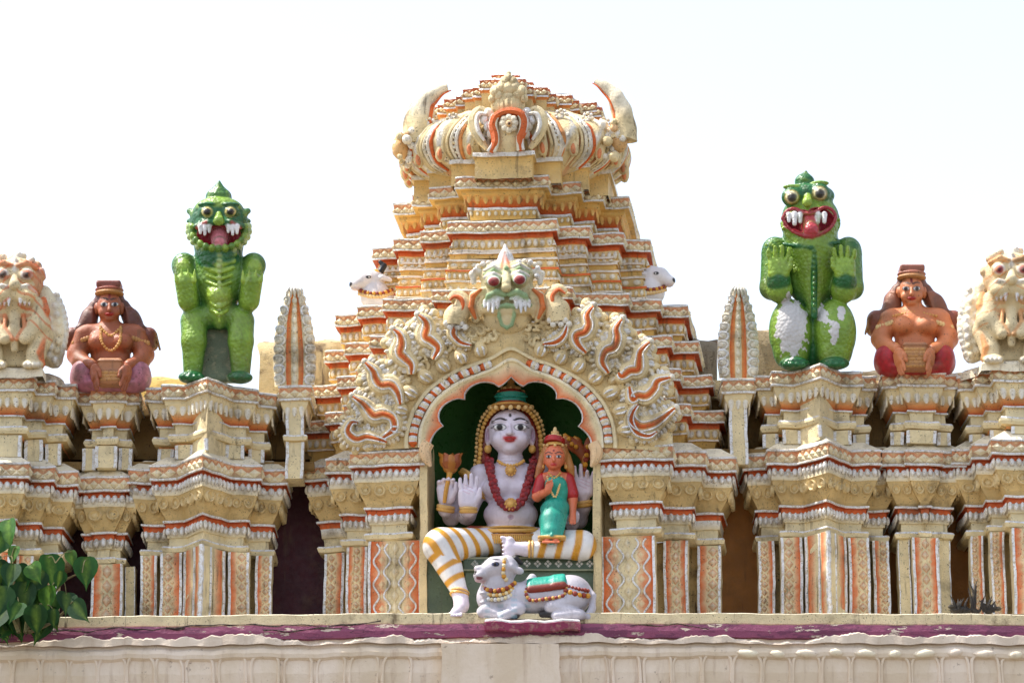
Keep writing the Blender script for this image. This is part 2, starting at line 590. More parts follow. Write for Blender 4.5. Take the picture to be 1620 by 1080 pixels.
# ------------------------------------------------------------ parapet shrines
def LOWER():
    return [(24, -17, PALE)] + LIP() + [(0, -17, (mix(ORANGE, CREAM, .25), mix(UMBER, CREAM, .5)))] + LIP() + \
        [(-7, 0, BRICK), (0, -8, (BRICK, ORANGE)), (1, 0, CREAM), (0, -14, (SILVER, CREAM)), (-1, 0, OCHRE), (-2, -6, OCHRE),
         (-5, -12, OCHRE), (-8, -13, OCHRE), (-2, -5, OCHRE), (4, 0, CREAM)] + LIP(1.2, 4) + \
        [(-4, 0, BRICK), (0, -8, (BRICK, ORANGE)), (-1, 0, CREAM), (-2, -14, (SILVER, CREAM)), (-3, 0, CREAM), (0, -13, CREAM), (9, -1, SILVER), (2, -3, SILVER),
         (-2, -6, CREAM), (-11, -3, CREAM)]
UPPER = lambda: [(2, -1, PALE)] + LIP() + [(0, -16, (mix(ORANGE, CREAM, .25), mix(UMBER, CREAM, .5)))] + LIP() + \
    [(-3, 0, OCHRE), (-1, -6, CREAM), (-5, -10, (CREAM, CREAM)), (-6, -10, (CREAM, ORLT)), (-3, -7, (ORLT, BRICK)), (2, 0, CREAM)] + LIP(1, 3) + [(-4, 0, CREAM), (0, -14, CREAM), (8, -1, SILVER), (2, -3, SILVER), (1, -4, CREAM),
     (-3, -5, CREAM), (-8, -2, OCHRE), (-1, -4, ORLT), (0, -18, CREAM)]

def star(cx, wc, wm, ws, yc, ym, ysd, back, skew=0):
    """plan of a bay with a pointed middle (yc < ym) or a flat one (list of set-backs)"""
    X = lambda o, y: cx + (o + skew * 0) * S
    return [(X(-ws, 0), back), (X(-ws, 0), ysd), (X(-wm, 0), ysd), (X(-wm, 0), ym), (X(-wc, 0), ym), (X(skew, 0), yc), (X(wc, 0), ym), (X(wm, 0), ym), (X(wm, 0), ysd), (X(ws, 0), ysd), (X(ws, 0), back)]

def flat(cx, ws, ys, back):
    L = []
    n = len(ws)
    L.append((cx - ws[-1] * S, back))
    for i in range(n - 1, -1, -1):
        L.append((cx - ws[i] * S, ys[i]))
        if i: L.append((cx - ws[i - 1] * S, ys[i]))
    return L + [(2 * cx - x, y) for x, y in L[::-1]]

def strips_v(mb, x0, x1, y, zb, zt, stripes):
    """vertical painted strips standing 1-2 px proud of a face"""
    w = x1 - x0
    for f0, f1, col, pr in stripes:
        box(mb, x0 + w * f0, x0 + w * f1, y - pr * S, y + .004, zb, zt, col)

def pilaster(parent, x0, x1, y, zb, zt, style, depth=.16):
    m = MB()
    box(m, x0, x1, y, y + depth, zb, zt, CREAM)
    w = x1 - x0; px = w / S
    e = min(.16, 4.2 / px)
    sv = [(0, e, SILVER, 1.6), (1 - e, 1, SILVER, 1.6)]
    o0, o1 = x0 + w * e, x1 - w * e
    yy = y - .007
    if style == 'l': st = sv; rc = (.12, .6); fade(m, o1, x0 + w * .55, yy, zb, zt, ORANGE, CREAM)
    elif style == 'r': st = sv; rc = (.4, .9); fade(m, o0, x0 + w * .45, yy, zb, zt, ORANGE, CREAM)
    elif style == 'o':
        st = sv; rc = (.28, .72); fade(m, o0, x0 + w * .36, yy, zb, zt, ORANGE, CREAM); fade(m, o1, x0 + w * .64, yy, zb, zt, ORANGE, CREAM)
    elif style == 'q': st = [(0, .1, SILVER, 1.2), (.9, 1, SILVER, 1.2)]; rc = None
    else: st = sv; rc = (.2, .8)
    strips_v(m, x0, x1, y, zb, zt, st)
    if rc is None:
        return build('pilaster', m, parent, M_PLASTER, wobble=.0035)
    # relief: a column of lozenges and leaves
    a, b = x0 + w * rc[0], x0 + w * rc[1]
    cw = (b - a) / S
    n = max(3, int((zt - zb) / S / (cw * .95)))
    h = (zt - zb) / S / n
    for i in range(n):
        z = zb + (i + .5) * h * S
        q = random.uniform(.85, 1.1)
        put(m, DIA, ((a + b) / 2, y, z), (1, 0), (0, -1), cw * .42 * q, h * .46, 5.5, mix(CREAM, ORANGE, .5), PALE)
        if i:
            for sx in (-1, 1):
                put(m, DIA, ((a + b) / 2 + sx * cw * .42 * S, y, z - h * .5 * S), (1, 0), (0, -1), cw * .2, h * .3, 4, mix(CREAM, ORANGE, .45), CREAM)
    return build('pilaster', m, parent, M_PLASTER, wobble=.0035)

def shrine(label, cpx, yref, lo, up, pil, py_lo, py_up, group, star_core=None, posts=(), tilt=0, ucx=None, core=True):
    """one bay of the parapet: pilasters, cornice, short posts and the upper cornice"""
    cx = xx(cpx, yref)
    root = thing('parapet_shrine', label, 'shrine', (cx, yref, SLZ), 0, group)
    zl = zz(py_lo, yref) + 17 * VZ * S          # top of the sloped cornice
    L = px_strips(zl, -24, [(a, b * VZ, c) for a, b, c in LOWER()])
    plan = lo(cx)
    m = MB()
    sweep(m, plan, L)
    zp = zl - 16 * VZ * S
    pattern(m, plan, 0, zl - 20.6 * VZ * S, 17 * VZ, ymax=.75)
    row(m, plan, -5, zl - 52 * VZ * S, 11, DOME, 4.6, 7, 4.5, mix(SILVER, CREAM, .5), SILVER, ymax=.75)
    row(m, plan, -12, zl - 76 * VZ * S, 23, RINGT, 10, 10, 5.5, OCHRE, mix(OCHRE, CREAM, .6), ymax=.75)
    row(m, plan, -23, zl - 117 * VZ * S, 10, DOME, 4, 7, 4, mix(SILVER, CREAM, .5), SILVER, ymax=.75)
    zring = L[-1][3]
    cap(m, plan, -24, zl, PALE)
    cap(m, plan, L[-1][2] if False else -35, zring, OCHRE, up=False)
    build('lower_cornice', m, root, M_PLASTER)
    # recessed core behind the pilasters
    m = MB()
    sweep(m, plan, [( -46, zring + .01, -46, SLZ - .02, OCHRE, OCHRE)])
    if core: build('recessed_wall', m, root, M_WORN)
    for (a, b, yy, st) in pil:
        pilaster(root, cx + a * S, cx + b * S, yy, SLZ - .02, zring + .004, st)
    if star_core:
        wc, yc, ym = star_core
        m = MB()
        cp = [(cx - wc * S, ym + .2), (cx - wc * S, ym), (cx, yc), (cx + wc * S, ym), (cx + wc * S, ym + .2)]
        sweep(m, cp, [(0, zring + .004, 0, SLZ - .02, CREAM, CREAM)])
        for f, r, c in ((0.02, 2.4, SILVER), (.98, 2.4, SILVER), (.5, 4, SILVER), (.30, 2, SILVER), (.70, 2, SILVER)):
            q = abs(f - .5) * 2
            x = cx + (f - .5) * 2 * wc * S; y = yc + (ym - yc) * q - .008
            P = [(x + (.003 if k % 2 else -.003) * (f == .5), y, SLZ + (zring - SLZ) * k / 16) for k in range(17)]
            tube(m, P, r * S, c, sides=6, smooth=False)
        for f0, f1 in ((.06, .24), (.94, .76), (.34, .45)):
            n_ = 24; V = []; C = []
            for k in range(n_ + 1):
                for f, t_ in ((f0, 0), ((f0 + f1) / 2 + random.uniform(-.02, .02), .4), (f1, 1)):
                    q = abs(f - .5) * 2
                    V.append((cx + (f - .5) * 2 * wc * S, yc + (ym - yc) * q - .008, SLZ + (zring - SLZ) * k / n_)); C.append(mix(ORANGE, CREAM, t_))
            Fq = [(3 * k + j, 3 * k + j + 1, 3 * k + j + 4, 3 * k + j + 3) for k in range(n_) for j in (0, 1)]
            m.add(V, Fq if f1 > f0 else [f[::-1] for f in Fq], C)
        build('corner_pilaster', m, root, M_PLASTER, wobble=.0025)
    # upper storey
    ux = xx(ucx or cpx, yref)
    uplan = up(ux)
    zu = zz(py_up, yref)
    m = MB()
    U = px_strips(zu, -2, [(a, b * VZ, c) for a, b, c in UPPER()])
    sweep(m, uplan, [u for u in U[:-1]])
    pattern(m, uplan, 0, zu - 4.6 * VZ * S, 16 * VZ, ymax=.75)
    row(m, uplan, -8, zu - 38 * VZ * S, 14, PETAL, 6, 12, 3.2, CREAM, mix(PALE, SILVER, .5), ymax=.75)
    cap(m, uplan, -2, zu, PALE)
    zr = U[-2][3]
    cap(m, uplan, -22, zr, OCHRE, up=False)
    if tilt:
        for v in m.V: v[:, 2] += (v[:, 0] - ux) * tilt
    build('upper_cornice', m, root, M_PLASTER)
    m = MB()
    sweep(m, uplan, [(-34, zu - .25, -34, zl - .05, OCHRE, OCHRE)])
    build('attic_core', m, root, M_WORN)
    if star_core:
        wc, yc, ym = star_core
        m = MB()
        w2 = wc * .82
        cp = [(ux - w2 * S, ym + .2), (ux - w2 * S, ym), (ux, yc + .02), (ux + w2 * S, ym), (ux + w2 * S, ym + .2)]
        sweep(m, cp, [(0, zu - .2, 0, zl - .05, CREAM, CREAM)])
        tube(m, [(ux, yc + .016, zl - .03), (ux, yc + .016, zr)], .018, SILVER, sides=6, smooth=False)
        build('corner_post', m, root, M_PLASTER, wobble=.003)
    for (a, b, yy) in posts:
        m = MB()
        x0, x1 = ux + a * S, ux + b * S
        box(m, x0, x1, yy, yy + .2, zl - .03, zr + .02, CREAM)
        for q in (0, 1):
            xe = x0 if q == 0 else x1
            box(m, xe - 2.6 * S, xe + 2.6 * S, yy - .008, yy + .03, zl - .03, zr + .015, SILVER)
        build('post', m, root, M_PLASTER, wobble=.003)
        # the same post above the ring
        z0 = zu - 48 * VZ * S
    return root, zu

RINGT = None
def tmpl_ring(n=12):
    v, f = [], []
    for i in range(n):
        a = 2 * math.pi * i / n
        c, s_ = math.cos(a), math.sin(a)
        v += [(c, s_, 0), (c * .8, s_ * .8, 1), (c * .5, s_ * .5, .15)]
    v.append((0, 0, .8))
    for i in range(n):
        j = (i + 1) % n
        f += [(3 * i, 3 * j, 3 * j + 1, 3 * i + 1), (3 * i + 1, 3 * j + 1, 3 * j + 2, 3 * i + 2), (3 * i + 2, 3 * j + 2, 3 * n)]
    return np.array(v), f
RINGT = tmpl_ring()
def tmpl_petal():
    v, f = [], []
    prof = [(-1, .25), (-.6, .75), (0, 1), (.5, .95), (.9, .6), (1, .1)]
    for y, w in prof:
        v += [(-w, y, 0), (-w * .6, y, .8), (0, y, 1), (w * .6, y, .8), (w, y, 0)]
    for i in range(len(prof) - 1):
        for k in range(4):
            f.append((i * 5 + k, i * 5 + k + 1, i * 5 + 6 + k, i * 5 + 5 + k))
    return np.array(v), f
PETAL = tmpl_petal()

G = 'shrine bays of the parapet'
DRP = lambda ym: [(-104, -78, ym + .22, 'l'), (-70, -36, ym + .08, 'l'), (37, 70, ym + .08, 'r'), (78, 104, ym + .22, 'r')]
PST = lambda ym: [(-82, -62, ym + .2), (-52, -28, ym + .06), (28, 52, ym + .06), (62, 82, ym + .2)]
shrine('pointed cream and orange shrine bay under the right green dragon', 1300, .25,
       lambda c: star(c, 44, 90, 126, -.10, .25, .42, 1.0), lambda c: star(c, 38, 72, 97, -.06, .24, .38, 1.0),
       DRP(.25), 711, 587, G, (32, .02, .30), PST(.25), ucx=1291)
shrine('pointed cream and orange shrine bay under the left green dragon', 330, .25,
       lambda c: star(c, 46, 88, 126, -.14, .25, .42, 1.0), lambda c: star(c, 40, 76, 104, -.08, .24, .38, 1.0),
       DRP(.25), 734, 610, G, (32, -.02, .30), PST(.25), tilt=-.05, ucx=334)
shrine('narrow cream shrine bay under the right drummer on red cushion', 1458, .27,
       lambda c: flat(c, [30, 66], [.27, .32], 1.0), lambda c: flat(c, [38, 60], [.22, .30], 1.0),
       [(-21, 20, .36, 'o'), (-42, -23, .46, 'q'), (22, 41, .46, 'q')], 711, 589, G, None, [(-46, -30, .36), (-22, 20, .28), (28, 44, .36)], ucx=1455, core=False)
shrine('narrow cream shrine bay under the left drummer on purple cushion', 170, .42,
       lambda c: flat(c, [40, 56], [.42, .46], 1.0), lambda c: flat(c, [28, 48], [.32, .40], 1.0),
       [(-18, 32, .52, 'o'), (34, 50, .62, 'q')], 753, 617, G, None, [(-38, -22, .46), (-16, 14, .38), (20, 36, .46)], ucx=175, core=False)
shrine('broad stepped shrine bay under the cream lion at right end', 1612, -.05,
       lambda c: flat(c, [48, 74, 102], [-.05, .13, .30], 1.0), lambda c: flat(c, [44, 68, 92], [-.05, .12, .26], 1.0),
       [(-76, -56, .36, 'l'), (-48, -26, .22, 'l'), (-18, 30, .05, 'o'), (36, 60, .22, 'r')], 694, 579, G, None, [(-74, -54, .32), (-44, -20, .18), (-14, 20, .02)], ucx=1614)
shrine('broad stepped shrine bay under the cream lion at left end', 8, -.05,
       lambda c: flat(c, [44, 80, 112], [-.05, .10, .28], 1.0), lambda c: flat(c, [48, 76, 106], [-.05, .10, .24], 1.0),
       [(-30, 16, .08, 'o'), (22, 48, .22, 'r'), (60, 84, .38, 'r')], 730, 593, G, None, [(-10, 26, .02), (32, 56, .18), (62, 82, .32)], ucx=8)

def pedestal(label, cpx, py_top, py_bot, y):
    cx = xx(cpx, y)
    root = thing('finial_pedestal', label, 'pedestal', W(cpx, py_bot, y), 0, 'pedestals of the leaf finials')
    zu, zb = zz(py_top, y), zz(py_bot, y)
    plan = flat(cx, [25], [y], y + .5)
    m = MB()
    U = px_strips(zu, -2, [(a, b * VZ, c) for a, b, c in UPPER()[:14]])
    sweep(m, plan, U)
    pattern(m, plan, 0, zu - 4.6 * VZ * S, 16 * VZ)
    row(m, plan, -8, zu - 38 * VZ * S, 12, PETAL, 6, 12, 3, CREAM, mix(PALE, SILVER, .5))
    cap(m, plan, -2, zu, PALE)
    build('capital', m, root, M_PLASTER)
    m = MB()
    box(m, cx - 13 * S, cx + 13 * S, y + .04, y + .35, zb - .1, zu - .12, CREAM)
    for q in (-12, 12):
        box(m, cx + (q - 2.4) * S, cx + (q + 2.4) * S, y + .032, y + .06, zb - .1, zu - .2, SILVER)
    if cpx < 800:
        pl = flat(cx, [13], [y + .04], y + .4)
        sweep(m, pl, px_strips(zu - .40, 0, [(5, -1, SILVER), (2, -3, SILVER), (-2, -6, CREAM), (-5, -2, OCHRE)]))
    build('shaft', m, root, M_PLASTER)
    return zu
Z_FL = pedestal('slim post with cup capital under the left leaf finial', 468, 608, 735, .30)
Z_FR = pedestal('slim post with cup capital under the right leaf finial', 1167, 597, 712, .30)
# ------------------------------------------------------------ stepped tower with its niche
YAW = rad(-6)
PIV = (xx(808), 0.0, SLZ)
tower = thing('stepped_tower', 'tall stepped orange and cream temple tower with two curved horns on its crown', 'tower', PIV, YAW)
TX = xx(808)
def WT(px, py, y):
    """like W() in the tower's own unturned coordinates"""
    ca, sa = math.cos(-YAW), math.sin(-YAW); yw = y
    for _ in range(4):
        p = W(px, py, yw); dx, dy = p[0] - PIV[0], p[1] - PIV[1]
        l = np.array([PIV[0] + ca * dx - sa * dy, PIV[1] + sa * dx + ca * dy, p[2]])
        yw += y - l[1]
    return l

def stair(ws, y0, st, back=2.6, cx=TX, gap=0):
    """closed plan: front stairs down both sides, mirrored at the back"""
    n = len(ws)
    yo = y0 + st * (n - 1)
    cx = cx - .105 * yo                       # keeps the storeys over one another once the tower is turned
    ws = [w * (1 + yo / 30) for w in ws]
    L = []
    for i in range(n - 1, -1, -1):
        L.append((-ws[i] * S, y0 + st * i))
        if i: L.append((-ws[i - 1] * S, y0 + st * i))
    fr = L + [(-x, y) for x, y in L[::-1]]
    if gap:                                   # leaves room for the niche in the middle
        fr = L + [(-gap * S, y0), (-gap * S, 1.0), (gap * S, 1.0), (gap * S, y0)] + [(-x, y) for x, y in L[::-1]]
    bk = [(-x, 2 * (y0 + st * (n - 1)) + back - y) for x, y in L + [(-x, y) for x, y in L[::-1]]]
    return [(cx + x, y) for x, y in fr + bk]

def tier_block(name, ws, y0, st, pyref, yref, body, zbot=None, back=1.2, flames=False, dent=False, inset=14, mat=None, gap=0):
    """one storey: patterned slab, orange line, beads and a plain wall below it"""
    z = zz(pyref, yref)
    plan = stair(ws, y0, st, back, gap=gap)
    m = MB()
    seq = [(2, -1, PALE)] + LIP(1.4, 3.2) + [(0, -14, (mix(ORANGE, CREAM, .25), mix(UMBER, CREAM, .5)))] + LIP(1.4, 3.2)
    Z = px_strips(z, -2, [(a, b * VZ, c) for a, b, c in seq])
    sweep(m, plan, Z, closed=True)
    pattern(m, plan, 0, z - 4 * VZ * S, 14.5 * VZ, closed=True, ymax=y0 + st * len(ws), c1=CREAM)
    z2 = Z[-1][3]
    P = lambda o, z, seq: px_strips(z, o, [(a, b * VZ, c) for a, b, c in seq])
    if flames:
        Q = P(0, z2, [(-8, -1, YEL), (0, -5, YEL), (-8, -8, (YEL, mix(YEL, ORLT, .9))), (-5, -9, (mix(ORLT, ORANGE, .3), ORANGE)), (-1, -3, (ORANGE, BRICK)), (4, 0, CREAM), (0, -3.5, SILVER), (-2, -1, SILVER), (-2, -18, YEL), (-2, -60, OCHRE)])
        sweep(m, plan, Q, closed=True)
        row(m, plan, -14, z2 - 12 * S, 13, PETAL, 4.5, 10, 3, mix(YEL, ORLT, .5), YEL, closed=True, ymax=y0 + st * len(ws))
        row(m, plan, -18, z2 - 37 * S, 10, DOME, 3, 4.5, 2.5, mix(CREAM, UMBER, .3), PALE, closed=True, ymax=y0 + st * len(ws))
    else:
        Q = P(0, z2, [(-7, 0, BRICK), (0, -7, (BRICK, ORANGE)), (-1, -1, ORLT), (-1, -16, (mix(CREAM, YEL, .3), YEL)), (2, 0, CREAM), (0, -3, mix(SILVER, YEL, .4)), (-4, 0, YEL), (-inset + 10, -10, YEL), (0, -body, (YEL, OCHRE))])
        sweep(m, plan, Q, closed=True)
        row(m, plan, -8, z2 - 15.5 * VZ * S, 11, DOME, 4.5, 7, 3.6, mix(CREAM, YEL, .4), mix(SILVER, CREAM, .3), closed=True, ymax=y0 + st * len(ws))
        if dent:
            row(m, plan, -inset - 2, z2 - 48 * VZ * S, 14, DIA, 4, 8, 2.5, mix(YEL, CREAM, .3), PALE, closed=True, ymax=y0 + st * len(ws))
            sweep(m, plan, P(-inset - 1, z2 - 40 * VZ * S, [(3, 0, CREAM), (0, -3, mix(SILVER, YEL, .5)), (-3, 0, OCHRE)]), closed=True)
    Pp, mit, nrm, ne = plan_pts(plan, True)
    m.add([tuple(p - q * 2 * S) + (z,) for p, q in zip(Pp, mit)], [tuple(range(len(Pp)))], PALE)
    return build(name, m, tower, mat or M_PLASTER, wobble=.0045)

tier_block('storey', [250, 287, 335], .10, .26, 656, .62, 60, gap=150)
tier_block('storey', [232, 270, 318], .14, .26, 600, .66, 60, gap=150)
tier_block('storey', [150, 212, 258, 297], .20, .22, 545, .86, 60, gap=146)
tier_block('storey', [110, 194, 240, 281], .20, .22, 488, .86, 34, inset=12)
# body between the fourth slab and the broad slab above, in several thin courses
def course(ws, y0, st, pt, pb, yref, seq_cols, orn=None):
    zt, zb = zz(pt, yref), zz(pb, yref)
    plan = stair(ws, y0, st, 1.2)
    m = MB()
    h = (zt - zb)
    sweep(m, plan, steps(-2, zt, [(2, -.004, CREAM), (0, -.018, seq_cols[0]), (-3, -.002, YEL), (0, -h + .024, (seq_cols[1], seq_cols[2]))]), closed=True)
    if orn:
        row(m, plan, -3, zt - .5 * h - .01, orn, DOME, orn * .36, h / S * .30, 3, mix(seq_cols[1], CREAM, .3), mix(SILVER, CREAM, .45), closed=True, ymax=y0 + st * len(ws))
    Pp, mit, nrm, ne = plan_pts(plan, True)
    m.add([tuple(p - q * 2 * S) + (zt,) for p, q in zip(Pp, mit)], [tuple(range(len(Pp)))], YEL)
    return build('course', m, tower, M_PLASTER, wobble=.004)
SY = mix(SILVER, YEL, .35)
course([90, 134, 180, 218], .26, .225, 441, 476, .26, (SY, mix(CREAM, YEL, .4), YEL), 13)
course([89, 133, 179, 217], .28, .225, 424, 442, .28, (ORANGE, mix(CREAM, YEL, .3), YEL), 9)
course([86, 130, 176, 214], .31, .225, 408, 425, .31, (SY, mix(CREAM, YEL, .3), YEL), 17)
course([84, 128, 174, 212], .33, .225, 396, 409, .33, (SY, YEL, YEL))
course([83, 127, 173, 211], .345, .225, 386, 397, .345, (SY, mix(CREAM, YEL, .5), YEL), 12)
tier_block('storey', [86, 134, 183, 222], .30, .235, 384, 1.0, 40, inset=11, dent=True)
tier_block('flame_frieze', [72, 120, 153, 189], .42, .235, 315, 1.12, 30, flames=True)

# ---- crown
CXc, CYc = TX - .08, 1.08
profile = lambda o, z, seq: px_strips(z, o, [(a, b * VZ, c) for a, b, c in seq])
def crown():
    m = MB()
    zt = zz(240, .28)
    plan = stair([48, 90, 130, 160], .26, .2, 1.2)
    sweep(m, plan, profile(-2, zt, [(3, -1, CREAM), (0, -7, mix(SILVER, CREAM, .3)), (-4, -1, OCHRE), (0, -34, (YEL, OCHRE))]), closed=True)
    Pp, mit, nrm, ne = plan_pts(plan, True)
    m.add([tuple(p - q * 2 * S) + (zt,) for p, q in zip(Pp, mit)], [tuple(range(len(Pp)))], CREAM)
    build('crown_base', m, tower, M_PLASTER)
    # fluted bulb, a rounded square in plan
    m = MB()
    nphi, ribs = 240, 22
    z0, z1 = zz(303, 1.05), zz(186, .95)
    prof = [(0, .66), (.10, .78), (.2, .89), (.32, .965), (.45, 1.0), (.58, .99), (.70, .93), (.8, .84), (.9, .70), (1, .58)]
    V = []; C = []
    for j, (t, r) in enumerate(prof):
        for i in range(nphi):
            a = 2 * math.pi * i / nphi
            tw = a + .05 * math.sin(t * 6)
            k = (abs(math.cos(a)) ** 2.4 + abs(math.sin(a)) ** 2.4) ** (-1 / 2.4)
            ph = (tw / (2 * math.pi) * ribs) % 1
            rib = abs(math.sin(math.pi * ph)) ** .6
            rr = r * k * (1 + .10 * (rib - .7) * math.sin(math.pi * min(1, t * 1.05)))
            V.append((CXc + rr * .93 * math.cos(a), CYc + rr * .74 * math.sin(a), z0 + (z1 - z0) * t + .012 * math.sin(8 * a)))
            c = mix(OCHRE, CREAM, .55)
            if (ph < .13 or ph > .9) and t < .75: c = mix(ORANGE, CREAM, .25 + 1.2 * abs(t - .3))
            elif .4 < ph < .56: c = mix(CREAM, SILVER, .7)
            C.append(c)
    n = nphi
    F = [(j * n + i, j * n + (i + 1) % n, (j + 1) * n + (i + 1) % n, (j + 1) * n + i) for j in range(len(prof) - 1) for i in range(n)]
    F.append(tuple(range((len(prof) - 1) * n, len(prof) * n)))
    m.add(V, F, C)
    # leaf edges and scalloped borders modelled over the flutes
    def on(a, t):
        rs = np.interp(t, [p[0] for p in prof], [p[1] for p in prof])
        k = (abs(math.cos(a)) ** 2.4 + abs(math.sin(a)) ** 2.4) ** (-1 / 2.4)
        return np.array([CXc + rs * k * .95 * math.cos(a), CYc + rs * k * .75 * math.sin(a), z0 + (z1 - z0) * t])
    D = 2 * math.pi / ribs
    for i in range(ribs):
        a = D * (i + .5)
        if math.sin(a) > .35: continue
        sg = 1 if math.cos(a) > 0 else -1
        bend = lambda t: sg * .05 * math.sin(t * 5.2 + .5)
        for da, c, r in ((-.42, mix(CREAM, SILVER, .7), .013), (.42, mix(CREAM, SILVER, .4), .012), (-.30, ORANGE if i % 3 else ORLT, .012), (.28, mix(CREAM, OCHRE, .3), .010), (.12, CREAM, .010)):
            t1 = .92 if abs(da) > .35 else random.uniform(.6, .85)
            P = [on(a + da * D + bend(t), t) for t in np.linspace(.1, t1, 9)]
            tube(m, P, np.array([.6, 1, 1.2, 1.3, 1.3, 1.2, 1, .9, .6]) * r, c, sides=6, n=3)
        # curl at the head of the lobe and a drop at its foot
        cpt = on(a + bend(.74), .76)
        for k in range(10):
            q = k * .75
            ball(m, cpt + np.array([math.cos(q) * sg * .05 * (1 - k / 13), -.012, math.sin(q) * .05 * (1 - k / 13)]), .016, mix(CREAM, SILVER, .3 + .5 * (k % 2)), 6, 4)
        p = on(a + bend(.3), .30)
        ball(m, p, (.045, .035, .085), mix(OCHRE, CREAM, .5), 8, 6)
        ball(m, p + np.array([0, -.02, -.02]), (.022, .025, .05), mix(ORANGE, CREAM, .2), 7, 5)
        for t in np.linspace(.14, .9, 14):
            ball(m, on(a + .5 * D + bend(t), t), random.uniform(.008, .015), mix(CREAM, SILVER, random.random()), 5, 4)
    # rosettes at the two front corners
    for sx in (-1, 1):
        c = np.array([CXc + sx * .87, CYc - .46, zz(222, .55)])
        for k in range(7):
            q = 2 * math.pi * k / 7
            ball(m, c + np.array([.0, -.03 + .01 * k, 0]) + .065 * np.array([math.cos(q), 0, math.sin(q)]), .035, mix(PALE, SILVER, .5), 7, 5)
        ball(m, c + np.array([sx * .03, .03, 0]), (.075, .08, .11), mix(OCHRE, ORLT, .4))
        for k in range(14):
            ball(m, c + np.array([sx * random.uniform(-.12, .05), random.uniform(-.1, .1), random.uniform(-.2, .16)]), random.uniform(.025, .05), mix(CREAM, random.choice((SILVER, OCHRE, ORLT)), .5), 7, 5)
    build('crown_bulb', m, tower, M_PLASTER, wobble=.006)
    # little stepped pyramid of patterned blocks on top
    for ws, y0, st, pt, yr in (([48, 80, 114, 146], .47, .21, 165, 1.0), ([36, 68, 103, 138], .40, .23, 143, .75), ([22, 40, 62], .62, .2, 126, .8)):
        z = zz(pt, yr); plan = stair(ws, y0, st, .5)
        m = MB()
        sweep(m, plan, profile(-2, z, [(2, -1, PALE), (1, -3, SILVER), (-1, -1, BRICK), (0, -12, (mix(ORANGE, UMBER, .3), mix(UMBER, CREAM, .3))), (1, -3, SILVER), (-4, -1, ORLT), (0, -3, ORLT), (-2, -30, OCHRE)]), closed=True)
        pattern(m, plan, 0, z - 5 * S, 11, closed=True, ymax=1.5, c1=CREAM)
        Pp, mit, nrm, ne = plan_pts(plan, True)
        m.add([tuple(p - q * 2 * S) + (z,) for p, q in zip(Pp, mit)], [tuple(range(len(Pp)))], CREAM)
        build('cap_course', m, tower, M_PLASTER)
    # medallion: orange loop with a flower, and a bunch of buds above it
    m = MB()
    yf = .22
    Q = lambda px, py, y=yf: WT(px, py, y)
    loop = [(776, 240), (783, 226), (782, 212), (779, 198), (784, 185), (797, 177), (812, 176), (824, 181), (830, 192), (828, 206), (822, 220), (824, 238)]
    tube(m, [Q(*p) for p in loop], [.02] + [.034] * 10 + [.02], ORANGE, sides=8, n=4)
    tube(m, [Q(p[0] + (803 - p[0]) * -.16, p[1] - 1, yf - .01) for p in loop], .014, mix(SILVER, CREAM, .3), sides=6, n=4)
    tube(m, [Q(p[0] + (803 - p[0]) * .2, p[1], yf - .01) for p in loop], .014, PALE, sides=6, n=4)
    ball(m, Q(805, 208, yf + .10), (.14, .10, .26), mix(CREAM, OCHRE, .4), 14, 8)
    for k in range(8):
        a = 2 * math.pi * k / 8
        ball(m, Q(805 + 9.5 * math.cos(a), 195 + 9.5 * math.sin(a), yf - .02), (.032, .025, .032), PALE, 8, 5)
    ball(m, Q(805, 195, yf - .05), .028, mix(CREAM, ORLT, .4))
    ball(m, Q(805, 195, yf - .075), .012, UMBER)
    for sx in (-1, 1):
        for k, (dx, py) in enumerate(((24, 186), (32, 200), (30, 178), (38, 190), (27, 212))):
            ball(m, Q(804 + sx * dx, py, yf + .06), (.04, .04, .045), mix(PALE, SILVER, random.random()), 7, 5)
        tube(m, [Q(804 + sx * a, b, yf + .08) for a, b in ((30, 178), (44, 174), (54, 186), (53, 204), (44, 222), (34, 236))], [.02, .035, .045, .045, .035, .02], mix(OCHRE, CREAM, .7), n=4)
        tube(m, [Q(804 + sx * a, b, yf + .03) for a, b in ((34, 180), (45, 180), (50, 192), (48, 206), (38, 222))], [.012, .02, .02, .02, .012], mix(SILVER, CREAM, .3), n=4)
    build('flower_medallion', m, tower, M_PLASTER, wobble=.003)
    m = MB()
    yb = .34
    for i in range(9):
        a = math.pi * (i / 8)
        ball(m, Q(804 - 19 * math.cos(a), 166, yb - .06 * math.sin(a)), (.042, .05, .075), mix(OCHRE, CREAM, .55), 8, 6)
    ball(m, Q(804, 160, yb + .06), (.13, .10, .13), mix(CREAM, OCHRE, .4), 12, 8)
    for dx, py, r in ((-20, 145, .05), (-10, 139, .05), (0, 142, .06), (11, 139, .05), (20, 145, .05), (-6, 130, .042), (7, 130, .042), (0, 124, .04), (0, 117, .024), (-14, 152, .045), (14, 152, .045), (-25, 156, .035), (25, 156, .035), (0, 153, .05)):
        ball(m, Q(804 + dx, py, yb - .05), (r, r, r * 1.15), mix(CREAM, OCHRE, random.random() * .6), 9, 6)
    build('bud_finial', m, tower, M_PLASTER, wobble=.003)
